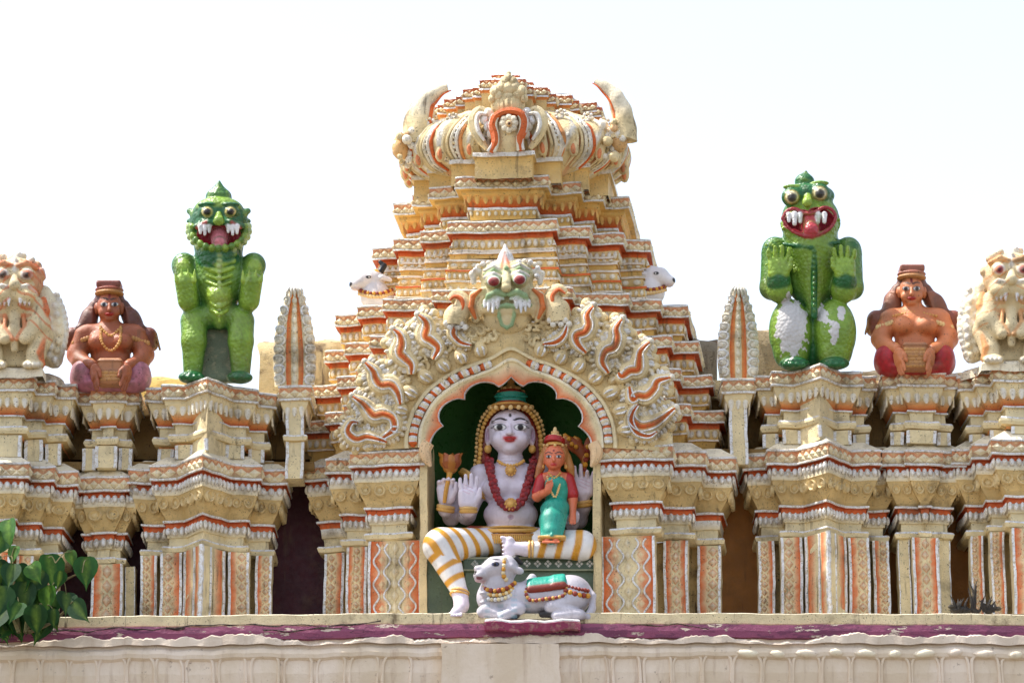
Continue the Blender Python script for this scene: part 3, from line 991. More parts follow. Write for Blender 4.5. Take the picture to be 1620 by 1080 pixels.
    # horns
    for sx, pts in ((-1, [(664, 228, 27), (664, 196, 25), (667, 171, 21), (677, 153, 15.5), (691, 144, 11), (708, 139, 6.5)]),
                    (1, [(984, 222, 24), (985, 192, 19), (981, 169, 16), (971, 150, 13.5), (958, 138, 10), (942, 131, 5.5)])):
        m = MB()
        yh = .66
        P = [WT(a, b, yh) for a, b, r in pts]; R = [r * S * 1.04 for a, b, r in pts]
        tube(m, P, R, [mix(CREAM, OCHRE, .3)] * 2 + [mix(CREAM, SILVER, .3)] * 4, sides=14, n=6, flat=.8)
        # orange groove along the inner side
        P2 = [WT(a - sx * r * .74, b + (0 if i < 3 else r * .5), yh - .5 * r * S) for i, (a, b, r) in enumerate(pts)]
        tube(m, P2[1:], [r * S * .15 for a, b, r in pts][1:], ORANGE, sides=8, n=6)
        build('horn', m, tower, M_WORN, wobble=.007)
crown()

# ---- pilaster groups beside the niche
def niche_group(sx, mainpx, midpx, sidepx, corn):
    """sx -1 left, 1 right; cornice x extents from the niche outwards"""
    pm = zz(708, -.08)
    zl = pm + 17 * VZ * S
    e0, e1, e2, e3 = corn
    X = lambda p: xx(p)
    a = [(X(e0), .55), (X(e0), -.08), (X(e1), -.08), (X(e1), .17), (X(e2), .17), (X(e2), .42), (X(e3), .42), (X(e3), 1.0)]
    if sx < 0: a = a[::-1]
    m = MB()
    L = px_strips(zl, -24, [(p, q * VZ, c) for p, q, c in LOWER()])
    # keep the face toward the niche plain: start the moulding there
    sweep(m, a, L)
    pattern(m, a, 0, zl - 20.6 * VZ * S, 17 * VZ, ymax=.5)
    row(m, a, -5, zl - 52 * VZ * S, 11, DOME, 4.6, 7, 4.5, mix(SILVER, CREAM, .5), SILVER, ymax=.5)
    row(m, a, -12, zl - 76 * VZ * S, 23, RINGT, 10, 10, 5.5, OCHRE, mix(OCHRE, CREAM, .6), ymax=.5)
    row(m, a, -23, zl - 117 * VZ * S, 10, DOME, 4, 7, 4, mix(SILVER, CREAM, .5), SILVER, ymax=.5)
    cap(m, a, -24, zl, PALE)
    zring = L[-1][3]
    cap(m, a, -35, zring, OCHRE, up=False)
    build('cornice', m, tower, M_PLASTER)
    m = MB()
    sweep(m, a, [(-44, zring + .01, -44, SLZ - .02, OCHRE, OCHRE)])
    build('recessed_wall', m, tower, M_WORN)
    # broad panel with meandering silver lines
    x0, x1 = X(mainpx[0]), X(mainpx[1]); y = .06
    m = MB()
    box(m, x0, x1, y, y + .2, SLZ - .02, zring + .004, CREAM)
    w = x1 - x0
    strips_v(m, x0, x1, y, SLZ - .02, zring, [(0, .05, SILVER, 3), (.95, 1, SILVER, 3)])
    fade(m, x0 + w * .05, x0 + w * .36, y - .007, SLZ, zring, ORANGE, CREAM)
    fade(m, x1 - w * .05, x1 - w * .36, y - .007, SLZ, zring, ORANGE, CREAM)
    H = zring - SLZ
    nw = 3.5
    for f, amp, ph in ((.16, .055, 0), (.36, .06, math.pi), (.64, .06, 0), (.84, .055, math.pi)):
        P = [(x0 + w * (f + amp * math.sin(ph + 2 * math.pi * nw * t + (.0))), y - .010, SLZ + H * (.03 + .94 * t)) for t in np.linspace(0, 1, 41)]
        tube(m, P, .0085, SILVER, sides=6, smooth=False)
    for i in range(7):
        z = SLZ + H * (.08 + .14 * i)
        q = i % 2
        for f in (.26, .74):
            put(m, DIA, (x0 + w * f, y - .003, z), (1, 0), (0, -1), 5 + 3 * q, 10, 3, mix(ORANGE, CREAM, .4), CREAM)
        put(m, DIA, (x0 + w * .5, y - .003, z), (1, 0), (0, -1), 7, 11, 3.5, mix(OCHRE, CREAM, .5), PALE)
    build('panel_pilaster', m, tower, M_PLASTER, wobble=.003)
    for (p, q), yy, st in ((midpx, .30, 'o'), (sidepx, .54, 'l' if sx < 0 else 'r')):
        pilaster(tower, X(p), X(q), yy, SLZ - .02, zring + .004, st)
niche_group(-1, (582, 667), (540, 573), (497, 529), (672, 556, 510, 466))
niche_group(1, (948, 1033), (1043, 1081), (1093, 1130), (943, 1064, 1112, 1156))
# ------------------------------------------------------------ lobed arch, niche
ACX, ACY = 808, 700
AY = -.10
niche = tower
def AP(th, r, y=AY, lift=0):
    """arch coordinates: angle, radius in px -> point on the arch plate"""
    a = rad(th)
    g = lift * math.exp(-((th - 90) / 9.0) ** 2)
    return WT(ACX + r * math.cos(a), ACY - .80 * r * math.sin(a) - g, y)

def lobed():
    out = []
    cusps = [-4, 17, 50, 80, 90]
    for k in range(len(cusps) - 1):
        a, b = cusps[k], cusps[k + 1]
        n = 10 if k < 3 else 5
        for i in range(n):
            f = i / n; th = a + (b - a) * f
            if k == 3: r = 111 + 17 * (1 - (1 - f)) ** 1.6
            elif k == 0: r = 127 - 16 * f ** 2.2
            else: r = 111 + 17 * math.sin(math.pi * f) ** .65
            out.append((th, r))
    half = out + [(90, 128)]
    full = half + [(180 - t, r) for t, r in out[::-1]]
    return full

def arch():
    m = MB()
    LB = lobed()
    th = np.array([t for t, r in LB]); rin = np.array([r for t, r in LB])
    # radial profile from the opening outwards: radius rule, depth (px proud of the plate), colour
    def ring(f): return np.array([f(t, r) for t, r in zip(th, rin)])
    OG = lambda t: 15 * math.exp(-((t - 90) / 9) ** 2)
    rules = [
        (lambda t, r: (r, 0), -30, ORLT), (lambda t, r: (r, 0), 0, SILVER), (lambda t, r: (r + 2.2, 0), 2.5, SILVER), (lambda t, r: (r + 3, 0), 1.5, ORANGE),
        (lambda t, r: (.45 * r + .55 * 139 + 2, 0), .5, mix(ORANGE, CREAM, .45)), (lambda t, r: (138, OG(t)), 2, CREAM), (lambda t, r: (142, OG(t)), 5, CREAM), (lambda t, r: (147, OG(t)), 5, PALE), (lambda t, r: (149, OG(t)), 0, OCHRE),
        (lambda t, r: (161, OG(t)), 0, OCHRE), (lambda t, r: (163, OG(t)), 5, CREAM), (lambda t, r: (168, OG(t)), 5.5, CREAM), (lambda t, r: (171, OG(t)), 1, OCHRE),
        (lambda t, r: (206, OG(t) * .7), -2, mix(OCHRE, CREAM, .6)), (lambda t, r: (250, 0), -4, mix(OCHRE, CREAM, .7)), (lambda t, r: (256, 0), -9, CREAM), (lambda t, r: (256, 0), -46, CREAM)]
    V = []; C = []
    n = len(th)
    for f, d, c in rules:
        for t, r in zip(th, rin):
            rr, lf = f(t, r)
            a = rad(t)
            V.append(WT(ACX + rr * math.cos(a), ACY - .80 * rr * math.sin(a) - lf, AY - d * S)); C.append(c)
    F = [(j * n + i, (j + 1) * n + i, (j + 1) * n + i + 1, j * n + i + 1) for j in range(len(rules) - 1) for i in range(n - 1)]
    m.add(V, F, C)
    build('arch_band', m, tower, M_PLASTER, wobble=.003)
    # turned beads between the two rims
    m = MB()
    angs = [2, 8.5, 15, 21.5, 28, 34.5, 41, 48, 55, 62, 69, 76]
    for ti, t in enumerate(angs + [180 - a for a in angs]):
        if ti == len(angs):
            build('beading', m, tower, M_PLASTER, wobble=.0015); m = MB()
        for d, c, rr in ((-2.6, SILVER, 1.0), (0, mix(PALE, OCHRE, .2), 1.15), (2.6, SILVER, 1.0), (4.2, ORANGE, 1.0), (-1.3, mix(ORANGE, CREAM, .5), .85)):
            lf = 15 * math.exp(-((t + d * .6 - 90) / 9) ** 2)
            p0, p1 = [WT(ACX + r * math.cos(rad(t + d * .5)), ACY - .8 * r * math.sin(rad(t + d * .5)) - lf, AY - .012) for r in (150, 160)]
            tube(m, [p0, (p0 + p1) / 2 + np.array([0, -.012, 0]), p1], [.016 * rr, .022 * rr, .016 * rr], c, sides=7, n=3)
        t2 = t + 3.3
        lf = 15 * math.exp(-((t2 - 90) / 9) ** 2)
        ball(m, WT(ACX + 155 * math.cos(rad(t2)), ACY - .8 * 155 * math.sin(rad(t2)) - lf, AY), .026, ORANGE, 8, 5)
    build('beading', m, tower, M_PLASTER, wobble=.0015)
    # swelling pots between the beading and the scrolls
    for t in [8, 20, 32, 44, 55, 65, 75, 105, 115, 125, 136, 148, 160, 172]:
        m = MB()
        lf = 10 * math.exp(-((t - 90) / 12) ** 2)
        q = lambda r, dy=0, dt=0: WT(ACX + r * math.cos(rad(t + dt)), ACY - .8 * r * math.sin(rad(t + dt)) - lf, AY - dy)
        c0 = mix(OCHRE, CREAM, .6)
        tube(m, [q(172), q(177), q(184, .02), q(192, .02), q(199), q(204), q(210)], [.02, .042, .058, .052, .03, .024, .04], mix(c0, OCHRE, .25), sides=12, n=3)
        for dt in (-1.6, 1.6):
            tube(m, [q(176, .05, dt * .7), q(186, .085, dt), q(195, .06, dt * .6)], [.006, .010, .005], SILVER, sides=5, n=3)
        build('pot_ornament', m, tower, M_PLASTER, wobble=.003)

    # flame scrolls: winding band with an orange stripe and a scalloped silver edge
    def scroll(pts, w, name='flame_scroll', curl=True):
        m = MB()
        P = catmull([(a, b) for a, b in pts], 8)
        n = len(P)
        d = np.gradient(P, axis=0); L = np.linalg.norm(d, axis=1, keepdims=True) + 1e-6
        nr = np.column_stack([-d[:, 1], d[:, 0]]) / L
        ts = np.linspace(0, 1, n)
        ww = w * (.30 + 1.15 * np.sin(math.pi * np.clip(ts * .9 + .06, 0, 1)) ** .9)
        yb = AY - .01
        V = []; C = []
        secs = [(-1.0, 14, CREAM), (-.95, 6, CREAM), (-.62, -7, mix(CREAM, OCHRE, .4)), (-.3, -8, CREAM), (-.17, -8.5, ORLT), (-.11, -9, ORANGE), (.0, -11, mix(ORANGE, BRICK, .25)), (.11, -9, ORANGE), (.17, -8.5, ORLT), (.3, -8, CREAM), (.62, -7, mix(CREAM, OCHRE, .4)), (.95, 6, CREAM), (1.0, 14, CREAM)]
        for i in range(n):
            for f, dy, c in secs:
                p = P[i] + nr[i] * ww[i] * f
                V.append(WT(p[0], p[1], yb + dy * S * .9 - .03)); C.append(c)
        k = len(secs)
        F = [(i * k + j, i * k + j + 1, (i + 1) * k + j + 1, (i + 1) * k + j) for i in range(n - 1) for j in range(k - 1)]
        m.add(V, F, C)
        acc = np.concatenate([[0], np.cumsum(np.linalg.norm(np.diff(P, axis=0), axis=1))])
        for sd in (-1, 1):
            s_ = 2.0 + (sd > 0) * 2
            while s_ < acc[-1]:
                i = int(np.searchsorted(acc, s_)); i = min(i, n - 1)
                r = random.uniform(2.6, 3.6) * w / 13
                p = P[i] + nr[i] * ww[i] * sd * .93
                an = math.degrees(math.atan2(nr[i][1], nr[i][0]))
                ball(m, WT(p[0], p[1], yb - .016), (r * 1.9 * S, r * S * 1.2, r * 1.05 * S), mix(SILVER, mix(CREAM, OCHRE, .3), random.choice((.1, .45, .7))), 8, 5, rot=(0, an, 0))
                s_ += r * 1.5
        for f in (-.34, .34):
            tube(m, [WT(*(P[i] + nr[i] * ww[i] * f), yb - .078) for i in range(1, n - 1, 2)], .006, SILVER, sides=5, n=2)
        # rolled tip and leafy backing
        e = P[-1] + (P[-1] - P[-3]) * .3
        if curl:
            ball(m, WT(e[0], e[1], yb - .03), (w * .42 * S, .04, w * .42 * S), mix(CREAM, SILVER, .5), 10, 7)
        for i in range(4, n - 2, max(3, n // 8)):
            for sd in (-1, 1):
                p = P[i] + nr[i] * ww[i] * sd * 1.25
                ball(m, WT(p[0], p[1], yb + .03), (w * .62 * S, .055, w * .62 * S), mix(CREAM, OCHRE, .4), 8, 6)
        return build(name, m, tower, M_PLASTER, wobble=.003)
    left = [([(604, 694), (622, 680), (621, 662), (606, 655), (592, 657), (583, 648), (572, 636), (558, 626)], 12),
            ([(633, 640), (629, 620), (618, 608), (603, 608), (595, 598), (590, 586), (578, 573)], 12),
            ([(651, 592), (650, 577), (641, 567), (632, 558), (635, 543), (632, 530), (622, 521)], 12),
            ([(685, 568), (692, 550), (683, 539), (672, 532), (675, 517), (673, 507), (662, 498)], 12),
            ([(612, 700), (596, 694), (580, 690), (566, 694), (556, 690), (550, 680), (556, 668), (566, 668)], 9)]
    right = [([(1008, 640), (1000, 654), (1003, 667), (1016, 675), (1034, 670), (1050, 660), (1068, 645)], 12),
             ([(995, 612), (1000, 632), (1008, 626), (1022, 626), (1034, 615), (1040, 603), (1060, 596)], 12),
             ([(978, 590), (984, 596), (996, 587), (1009, 584), (1012, 570), (1014, 556), (1028, 541)], 12),
             ([(962, 590), (953, 572), (958, 556), (972, 550), (977, 535), (976, 520), (984, 505)], 12),
             ([(928, 558), (914, 543), (913, 530), (926, 524), (932, 512), (929, 497), (938, 484)], 12),
             ([(1010, 640), (1002, 652), (999, 668), (1008, 684), (1026, 690), (1040, 682)], 7)]
    for p, w in left + right: scroll(p, w * 1.2)
    # side hooks beside the mask
    scroll([(745, 545), (728, 540), (717, 528), (722, 515), (736, 516)], 9)
    scroll([(858, 545), (878, 541), (892, 530), (898, 512)], 9)
    for sx, pts in ((-1, [(720, 515), (722, 500), (732, 488), (730, 473), (720, 468), (712, 474)]), (1, [(884, 510), (882, 492), (876, 480), (874, 466), (884, 458), (894, 464)])):
        m = MB()
        tube(m, [WT(a, b, AY - .03) for a, b in pts], [.09, .10, .085, .065, .05, .035], mix(CREAM, OCHRE, .3), sides=12, n=5)
        tube(m, [WT(a, b, AY - .10) for a, b in pts[1:]], [.008, .016, .018, .014, .008], ORANGE, sides=8, n=5)
        for k in range(6):
            ball(m, WT(pts[0][0] - 14 + 6 * k, pts[0][1] - 4 + (k % 2) * 6, AY - .08), .026, mix(PALE, SILVER, .5), 7, 5)
        build('curled_crest', m, tower, M_PLASTER, wobble=.003)
    # small curls and leaf tips filling the field between the scrolls
    m = MB()
    for t in list(np.arange(5, 86, 3.6)) + list(np.arange(96, 177, 3.6)):
        if 95 < t < 97:
            build('leaf_curls', m, tower, M_PLASTER, wobble=.004); m = MB()
        for r in (206, 224, 244):
            t2, r2 = t + random.uniform(-1.5, 1.5), r + random.uniform(-6, 6)
            c0 = mix(CREAM, OCHRE, random.random() * .7)
            o = AP(t2, r2, AY + .035)
            sg = random.choice((-1, 1)); q0 = random.uniform(0, 6.3); R_ = random.uniform(.032, .055)
            P = [o + np.array([math.cos(q0 + sg * k * .8) * R_ * (1 - k / 9.5), -.022 - .010 * k / 2, math.sin(q0 + sg * k * .8) * R_ * (1 - k / 9.5)]) for k in range(8)]
            tube(m, P, [.006, .016, .018, .018, .017, .015, .013, .010], c0, sides=7, n=2)
            if random.random() < .12:
                tube(m, [p + np.array([0, -.014, 0]) for p in P], .005, SILVER, sides=5, n=2)
    build('leaf_curls', m, tower, M_PLASTER, wobble=.004)
arch()

# niche interior: curved green back, its jambs, and the seat
NGREEN = sr(54, 98, 48)
def niche_inside():
    m = MB()
    zs = zz(700, 0)
    V = []; n = 24
    rows_ = [SLZ - .01] + list(np.linspace(SLZ + .3, zs, 4))
    xc = xx(ACX, .2)
    for z in rows_:
        for i in range(n + 1):
            a = math.pi * i / n
            V.append((xc + .70 * math.cos(a), .06 + .70 * math.sin(a) ** .8, z))
    for k in range(1, 9):
        b = math.pi / 2 * k / 8
        for i in range(n + 1):
            a = math.pi * i / n
            fl = 1 - .04 * abs(math.sin(4.5 * a))
            V.append((xc + .70 * math.cos(a) * math.cos(b) * fl, .06 + .70 * math.sin(a) ** .8 * math.cos(b) * fl, zs + .66 * math.sin(b)))
    R = len(V) // (n + 1)
    F = [(j * (n + 1) + i, j * (n + 1) + i + 1, (j + 1) * (n + 1) + i + 1, (j + 1) * (n + 1) + i) for j in range(R - 1) for i in range(n)]
    m.add(V, F, NGREEN)
    build('niche_back', m, tower, M_GLOSS, wobble=.003)
    for sx in (-1, 1):
        m = MB()
        x = xx(672 if sx < 0 else 944, .0)
        box(m, x - .03, x + .03, AY + .04, .55, SLZ - .01, zz(712, AY), mix(CREAM, OCHRE, .5))
        # small cusp hanging where the arch meets the capital
        P = [WT(ACX + sx * r, py, AY - .01) for r, py in ((131, 700), (136, 712), (133, 726), (126, 738))]
        tube(m, P, [.05, .05, .04, .01], mix(ORANGE, CREAM, .75), sides=8, n=4)
        box(m, x - (.22 if sx < 0 else .03), x + (.03 if sx < 0 else .22), .34, .5, SLZ - .01, zz(700, .3), mix(CREAM, OCHRE, .5))
        build('jamb', m, tower, M_PLASTER, wobble=.003)
niche_inside()
# ------------------------------------------------------------ clay modelling: smooth unions turned into one skin
def rotm(r):
    return np.array(Euler([rad(q) for q in r]).to_matrix())

class Clay:
    """primitives in px units (x right, y away from the viewer, z up); one continuous skin with painted colours"""
    def __init__(s): s.p = []
    def E(s, c, r, col, k=4, rot=None, op='u', b=0):
        r = (r, r, r) if np.ndim(r) == 0 else r
        s.p.append(dict(t='e', c=np.array(c, float), r=np.array(r, float), col=col, k=k, R=rotm(rot) if rot else None, op=op, b=b)); return s
    def K(s, a, b_, ra, rb, col, k=4, op='u', b=0):
        s.p.append(dict(t='k', a=np.array(a, float), b_=np.array(b_, float), ra=ra, rb=rb, col=col, k=k, op=op, b=b)); return s
    def X(s, c, h, rd, col, k=4, rot=None, op='u', b=0):
        s.p.append(dict(t='x', c=np.array(c, float), h=np.array(h, float), rd=rd, col=col, k=k, R=rotm(rot) if rot else None, op=op, b=b)); return s
    def chain(s, P, R, col, k=3, **kw):
        for i in range(len(P) - 1): s.K(P[i], P[i + 1], R[i], R[i + 1], col, k, **kw)
        return s
    def mirror(s, i0=0, i1=None, cx=0):
        F = np.diag([-1., 1, 1])
        for q in list(s.p[i0:i1]):
            d = dict(q)
            for key in ('c', 'a', 'b_'):
                if key in d:
                    v = d[key].copy(); v[0] = 2 * cx - v[0]; d[key] = v
            if d.get('R') is not None: d['R'] = F @ d['R'] @ F
            s.p.append(d)
        return s
    @staticmethod
    def dist(q, P):
        if q['t'] == 'e':
            v = P - q['c']
            if q['R'] is not None: v = v @ q['R']
            k0 = np.sqrt(((v / q['r']) ** 2).sum(-1)); k1 = np.sqrt(((v / q['r'] ** 2) ** 2).sum(-1)) + 1e-9
            return k0 * (k0 - 1) / k1
        if q['t'] == 'k':
            ab = q['b_'] - q['a']
            h = np.clip(((P - q['a']) @ ab) / (ab @ ab + 1e-9), 0, 1)
            return np.sqrt(((P - q['a'] - h[..., None] * ab) ** 2).sum(-1)) - (q['ra'] + (q['rb'] - q['ra']) * h)
        v = P - q['c']
        if q['R'] is not None: v = v @ q['R']
        w = np.abs(v) - (q['h'] - q['rd'])
        return np.sqrt((np.maximum(w, 0) ** 2).sum(-1)) + np.minimum(w.max(-1), 0) - q['rd']
    @staticmethod
    def bbox(q):
        if q['t'] == 'k':
            r = max(q['ra'], q['rb'])
            return np.minimum(q['a'], q['b_']) - r, np.maximum(q['a'], q['b_']) + r
        e = q['r'] if q['t'] == 'e' else q['h']
        if q['R'] is not None: e = np.abs(q['R']) @ e
        return q['c'] - e, q['c'] + e
    def mesh(s, h, paint=None, rough=0):
        solid = [q for q in s.p if q['op'] == 'u']
        bb = [s.bbox(q) for q in solid]
        lo = np.min([b[0] for b in bb], axis=0) - 3 * h; hi = np.max([b[1] for b in bb], axis=0) + 3 * h
        N = np.ceil((hi - lo) / h).astype(int) + 1
        D = np.full(N, 6 * h, dtype=np.float32)
        ax = [lo[i] + h * np.arange(N[i]) for i in range(3)]
        for q in s.p:
            if q['op'] == 'p': continue
            a, b = s.bbox(q)
            pad = q['k'] + 4 * h
            i0 = np.maximum(np.floor((a - pad - lo) / h).astype(int), 0); i1 = np.minimum(np.ceil((b + pad - lo) / h).astype(int) + 1, N)
            if np.any(i1 <= i0): continue
            sl = tuple(slice(i0[i], i1[i]) for i in range(3))
            P = np.stack(np.meshgrid(*[ax[i][sl[i]] for i in range(3)], indexing='ij'), -1)
            d = s.dist(q, P).astype(np.float32)
            o = D[sl]; k = max(q['k'], 1e-3)
            if q['op'] == 'u':
                t = np.clip(.5 + .5 * (o - d) / k, 0, 1)
                D[sl] = o + (d - o) * t - k * t * (1 - t)
            else:
                t = np.clip(.5 - .5 * (o + d) / k, 0, 1)
                D[sl] = o + (-d - o) * t + k * t * (1 - t)
        V, F = surface_nets(D, lo, h)
        # paint
        best = np.full(len(V), 1e9); best2 = best.copy(); ci = np.zeros((len(V), 4)); 
        Wt = np.zeros(len(V)); Cc = np.zeros((len(V), 4))
        for q in solid:
            a, b = s.bbox(q)
            m = np.all((V > a - 6 * h - 4) & (V < b + 6 * h + 4), axis=1)
            if not m.any(): continue
            d = np.abs(s.dist(q, V[m])) + q['b']
            w = np.exp(-np.clip(d, -6, 40) / (.45 * h))
            Cc[m] += w[:, None] * np.array(q['col']); Wt[m] += w
        C = Cc / np.maximum(Wt, 1e-12)[:, None]
        for qi, q in enumerate(s.p):
            if q['op'] == 'u': continue
            if q['col'] is None: continue
            a, b = s.bbox(q)
            m = np.all((V > a - 3 * h) & (V < b + 3 * h), axis=1)
            if not m.any(): continue
            d = s.dist(q, V[m]) - (h * .8 + .5 * q['k'] if q['op'] == 's' else 0)
            t = np.clip(.5 - d / (.8 * h), 0, 1)[:, None]
            if q['op'] == 's':              # teeth and tongues added later keep their own paint
                for u in s.p[qi + 1:]:
                    if u['op'] != 'u': continue
                    ua, ub = s.bbox(u)
                    if np.any(ua > b + 2 * h) or np.any(ub < a - 2 * h): continue
                    t[s.dist(u, V[m]) < .7 * h] = 0
            C[m] = C[m] * (1 - t) + np.array(q['col']) * t
        if paint is not None: C = paint(V, C)
        return V, F, C

def surface_nets(D, lo, h):
    I = D < 0
    nx, ny, nz = D.shape
    c = np.zeros((nx - 1, ny - 1, nz - 1), dtype=np.int8)
    offs = [(i, j, k) for i in (0, 1) for j in (0, 1) for k in (0, 1)]
    for i, j, k in offs:
        c += I[i:nx - 1 + i, j:ny - 1 + j, k:nz - 1 + k]
    cells = np.argwhere((c > 0) & (c < 8))
    idx = -np.ones(c.shape, dtype=np.int64)
    idx[tuple(cells.T)] = np.arange(len(cells))
    vals = {o: D[cells[:, 0] + o[0], cells[:, 1] + o[1], cells[:, 2] + o[2]] for o in offs}
    S_ = np.zeros((len(cells), 3)); n = np.zeros(len(cells))
    for a in offs:
        for ax in range(3):
            if a[ax] == 0:
                b = list(a); b[ax] = 1; b = tuple(b)
                va, vb = vals[a], vals[b]
                m = (va < 0) != (vb < 0)
                t = np.where(m, va / np.where(m, va - vb, 1), 0)
                p = np.array(a, float)[None] + np.zeros((len(cells), 3)); p[:, ax] = t
                S_ += p * m[:, None]; n += m
    V = lo + h * (cells + S_ / n[:, None])
    F = []
    for ax in range(3):
        u, v = (ax + 1) % 3, (ax + 2) % 3
        sa = [slice(None)] * 3; sb = [slice(None)] * 3
        sa[ax] = slice(0, -1); sb[ax] = slice(1, None)
        A, B = I[tuple(sa)], I[tuple(sb)]
        e = np.argwhere(A != B)
        e = e[(e[:, u] > 0) & (e[:, v] > 0) & (e[:, u] < D.shape[u] - 1) & (e[:, v] < D.shape[v] - 1)]
        fl = A[tuple(e.T)]
        q = []
        for du, dv in ((-1, -1), (0, -1), (0, 0), (-1, 0)):
            f = e.copy(); f[:, u] += du; f[:, v] += dv
            q.append(idx[tuple(f.T)])
        q = np.column_stack(q)
        q[~fl] = q[~fl][:, ::-1]
        F.append(q)
    F = np.vstack(F)
    F = F[(F >= 0).all(axis=1)]
    return V, F

def clay(name, cl, h, parent, mat, origin, paint=None, scale=S, rz=0, smooth=1):
    """skin of the clay at a place: px units scaled to metres about origin; parent transform honoured"""
    V, F, C = cl.mesh(h, paint)
    for _ in range(smooth):
        acc = np.zeros_like(V); cnt = np.zeros(len(V))
        for i in range(4):
            a, b = F[:, i], F[:, (i + 1) % 4]
            for k in range(3):
                acc[:, k] += np.bincount(a, V[b, k], len(V)) + np.bincount(b, V[a, k], len(V))
            cnt += np.bincount(a, minlength=len(V)) + np.bincount(b, minlength=len(V))
        V = V + .5 * (acc / np.maximum(cnt, 1)[:, None] - V)
    V = V * scale + np.array(origin)
    r = parent
    while r is not None and r.parent is not None: r = r.parent
    if r is not None: V = V - np.array(r.location)
    return link(name, make_mesh(name, V, F.tolist(), np.clip(C, 0, 1), mat, 0), parent)

def strip_beads(mb, P, r, col, gap=1.7, n=8, jit=.15, alt=None):
    """string of beads along a path (metres)"""
    Q = catmull(P, n) if len(P) > 2 else np.array(P, float)
    acc = np.concatenate([[0], np.cumsum(np.linalg.norm(np.diff(Q, axis=0), axis=1))])
    k = max(2, int(acc[-1] / (r * gap)))
    for i in range(k + 1):
        s_ = acc[-1] * i / k
        p = [np.interp(s_, acc, Q[:, j]) for j in range(3)]
        q = r * random.uniform(1 - jit, 1 + jit)
        ball(mb, p, q, col if not alt or i % 2 else alt, 7, 5)
# ------------------------------------------------------------ monster mask crowning the arch
def mask():
    o = WT(802, 500, AY)
    f = lambda px, py, y=0: tuple((WT(px, py, AY + y * S) - o) / S)
    MG = sr(150, 178, 130); FC = mix(CREAM, sr(200, 196, 150), .5); c = Clay()
    REDE = sr(140, 20, 30); SV = mix(SILVER, WHITE, .3)
    c.E(f(802, 470, 0), (46, 24, 44), FC, 6); c.E(f(802, 500, 4), (42, 20, 30), mix(CREAM, OCHRE, .4), 8); c.E(f(802, 436, -2), (44, 24, 26), FC, 6)
    for sx, ex, ey in ((-1, 781, 444), (1, 822, 441)):
        X = lambda d: 802 + sx * d
        c.E(f(ex, ey - 2, -22), (16, 14, 16), FC, 3); c.E(f(ex, ey, -33), (11.5, 9, 10), MG, 1); c.E(f(ex, ey + 1, -38), (10, 7, 8.5), WHITE, .8); c.E(f(ex, ey + 1.5, -42), (8.6, 6, 7.4), REDE, .8)
        for k in range(3): c.chain([f(ex - 15, ey - 5 - 5.5 * k, -28 + 4 * k), f(ex, ey - 12 - 5.5 * k, -37 + 4 * k), f(ex + 15, ey - 4 - 5.5 * k, -27 + 4 * k)], [2.2, 2.8, 2.2], MG if k == 1 else mix(WHITE, FC, .2), 1)
        for k in range(9):
            a = rad(-30 + 24 * k)
            c.E(f(ex + sx * 8 + 22 * math.cos(a), ey - 12 - 20 * math.sin(a) * .8, -10 + 2 * (k % 2)), (4.2, 6, 4.2), mix(WHITE, CREAM, .5 * (k % 2)), .8)
        # moustache, fangs, cheek rolls
        c.chain([f(X(4), 466, -34), f(X(16), 462, -36), f(X(28), 468, -32), f(X(36), 482, -24)], [4, 5.5, 5, 3], MG, 2)
        c.chain([f(X(6), 473, -32), f(X(17), 470, -34), f(X(29), 477, -30)], [2.6, 3.4, 2.6], mix(MG, WHITE, .5), 1.5)
        for k, (d, L) in enumerate(((14, 14), (21, 20), (28, 18), (34, 12))):
            c.K(f(X(d), 474 + k, -33 + 2 * k), f(X(d + 1.5), 474 + L, -35 + 2 * k), 4.4, 1.8, SV, 1)
        c.chain([f(X(38), 460, -14), f(X(52), 468, -14), f(X(56), 488, -12), f(X(48), 506, -8)], [6, 7, 7, 4], CREAM, 3)
        c.chain([f(X(42), 458, -21), f(X(54), 468, -22), f(X(57), 486, -20), f(X(50), 503, -15)], [2.5, 4, 4.2, 2.5], mix(ORANGE, ORLT, .3), 1)
        c.chain([f(X(38), 470, -16), f(X(45), 482, -16), f(X(42), 500, -12)], [4, 5, 3], mix(CREAM, OCHRE, .5), 2)
        c.K(f(X(4), 492, -24), f(X(40), 488, -14), 7, 8, mix(CREAM, OCHRE, .4), 5)
        c.chain([f(X(44), 430, -6), f(X(54), 434, -4), f(X(52), 448, -6)], [5, 6, 4], mix(WHITE, FC, .4), 3)
    c.K(f(801, 432, -26), f(801, 448, -38), 5, 7.5, FC, 3); c.E(f(801, 455, -40), (8.5, 8, 7), mix(FC, OCHRE, .3), 2)
    c.E(f(801, 424, -28), (4, 4, 4), MG, 1); 
    c.chain([f(792, 484, -28), f(789, 500, -26), f(794, 514, -22), f(802, 519, -22), f(810, 514, -22), f(814, 499, -26), f(811, 484, -28)], [2.6] * 7, MG, 1.5)
    c.chain([f(782, 486, -28), f(802, 483, -32), f(822, 485, -28)], [3, 4, 3], MG, 2); c.E(f(802, 499, -22), (9, 6, 16), mix(CREAM, OCHRE, .3), 3)
    # flame crest
    c.K(f(800, 426, -6), f(800, 408, -6), 17, 12, mix(WHITE, SILVER, .5), 3); c.K(f(800, 410, -6), f(799, 388, -6), 12, 2.5, mix(WHITE, SILVER, .5), 3); c.chain([f(794, 424, -22), f(798, 400, -14), f(806, 424, -22)], [3, 2, 3], ORANGE, 1)
    clay('monster_mask', c, 1.3, tower, M_PLASTER, o)
mask()
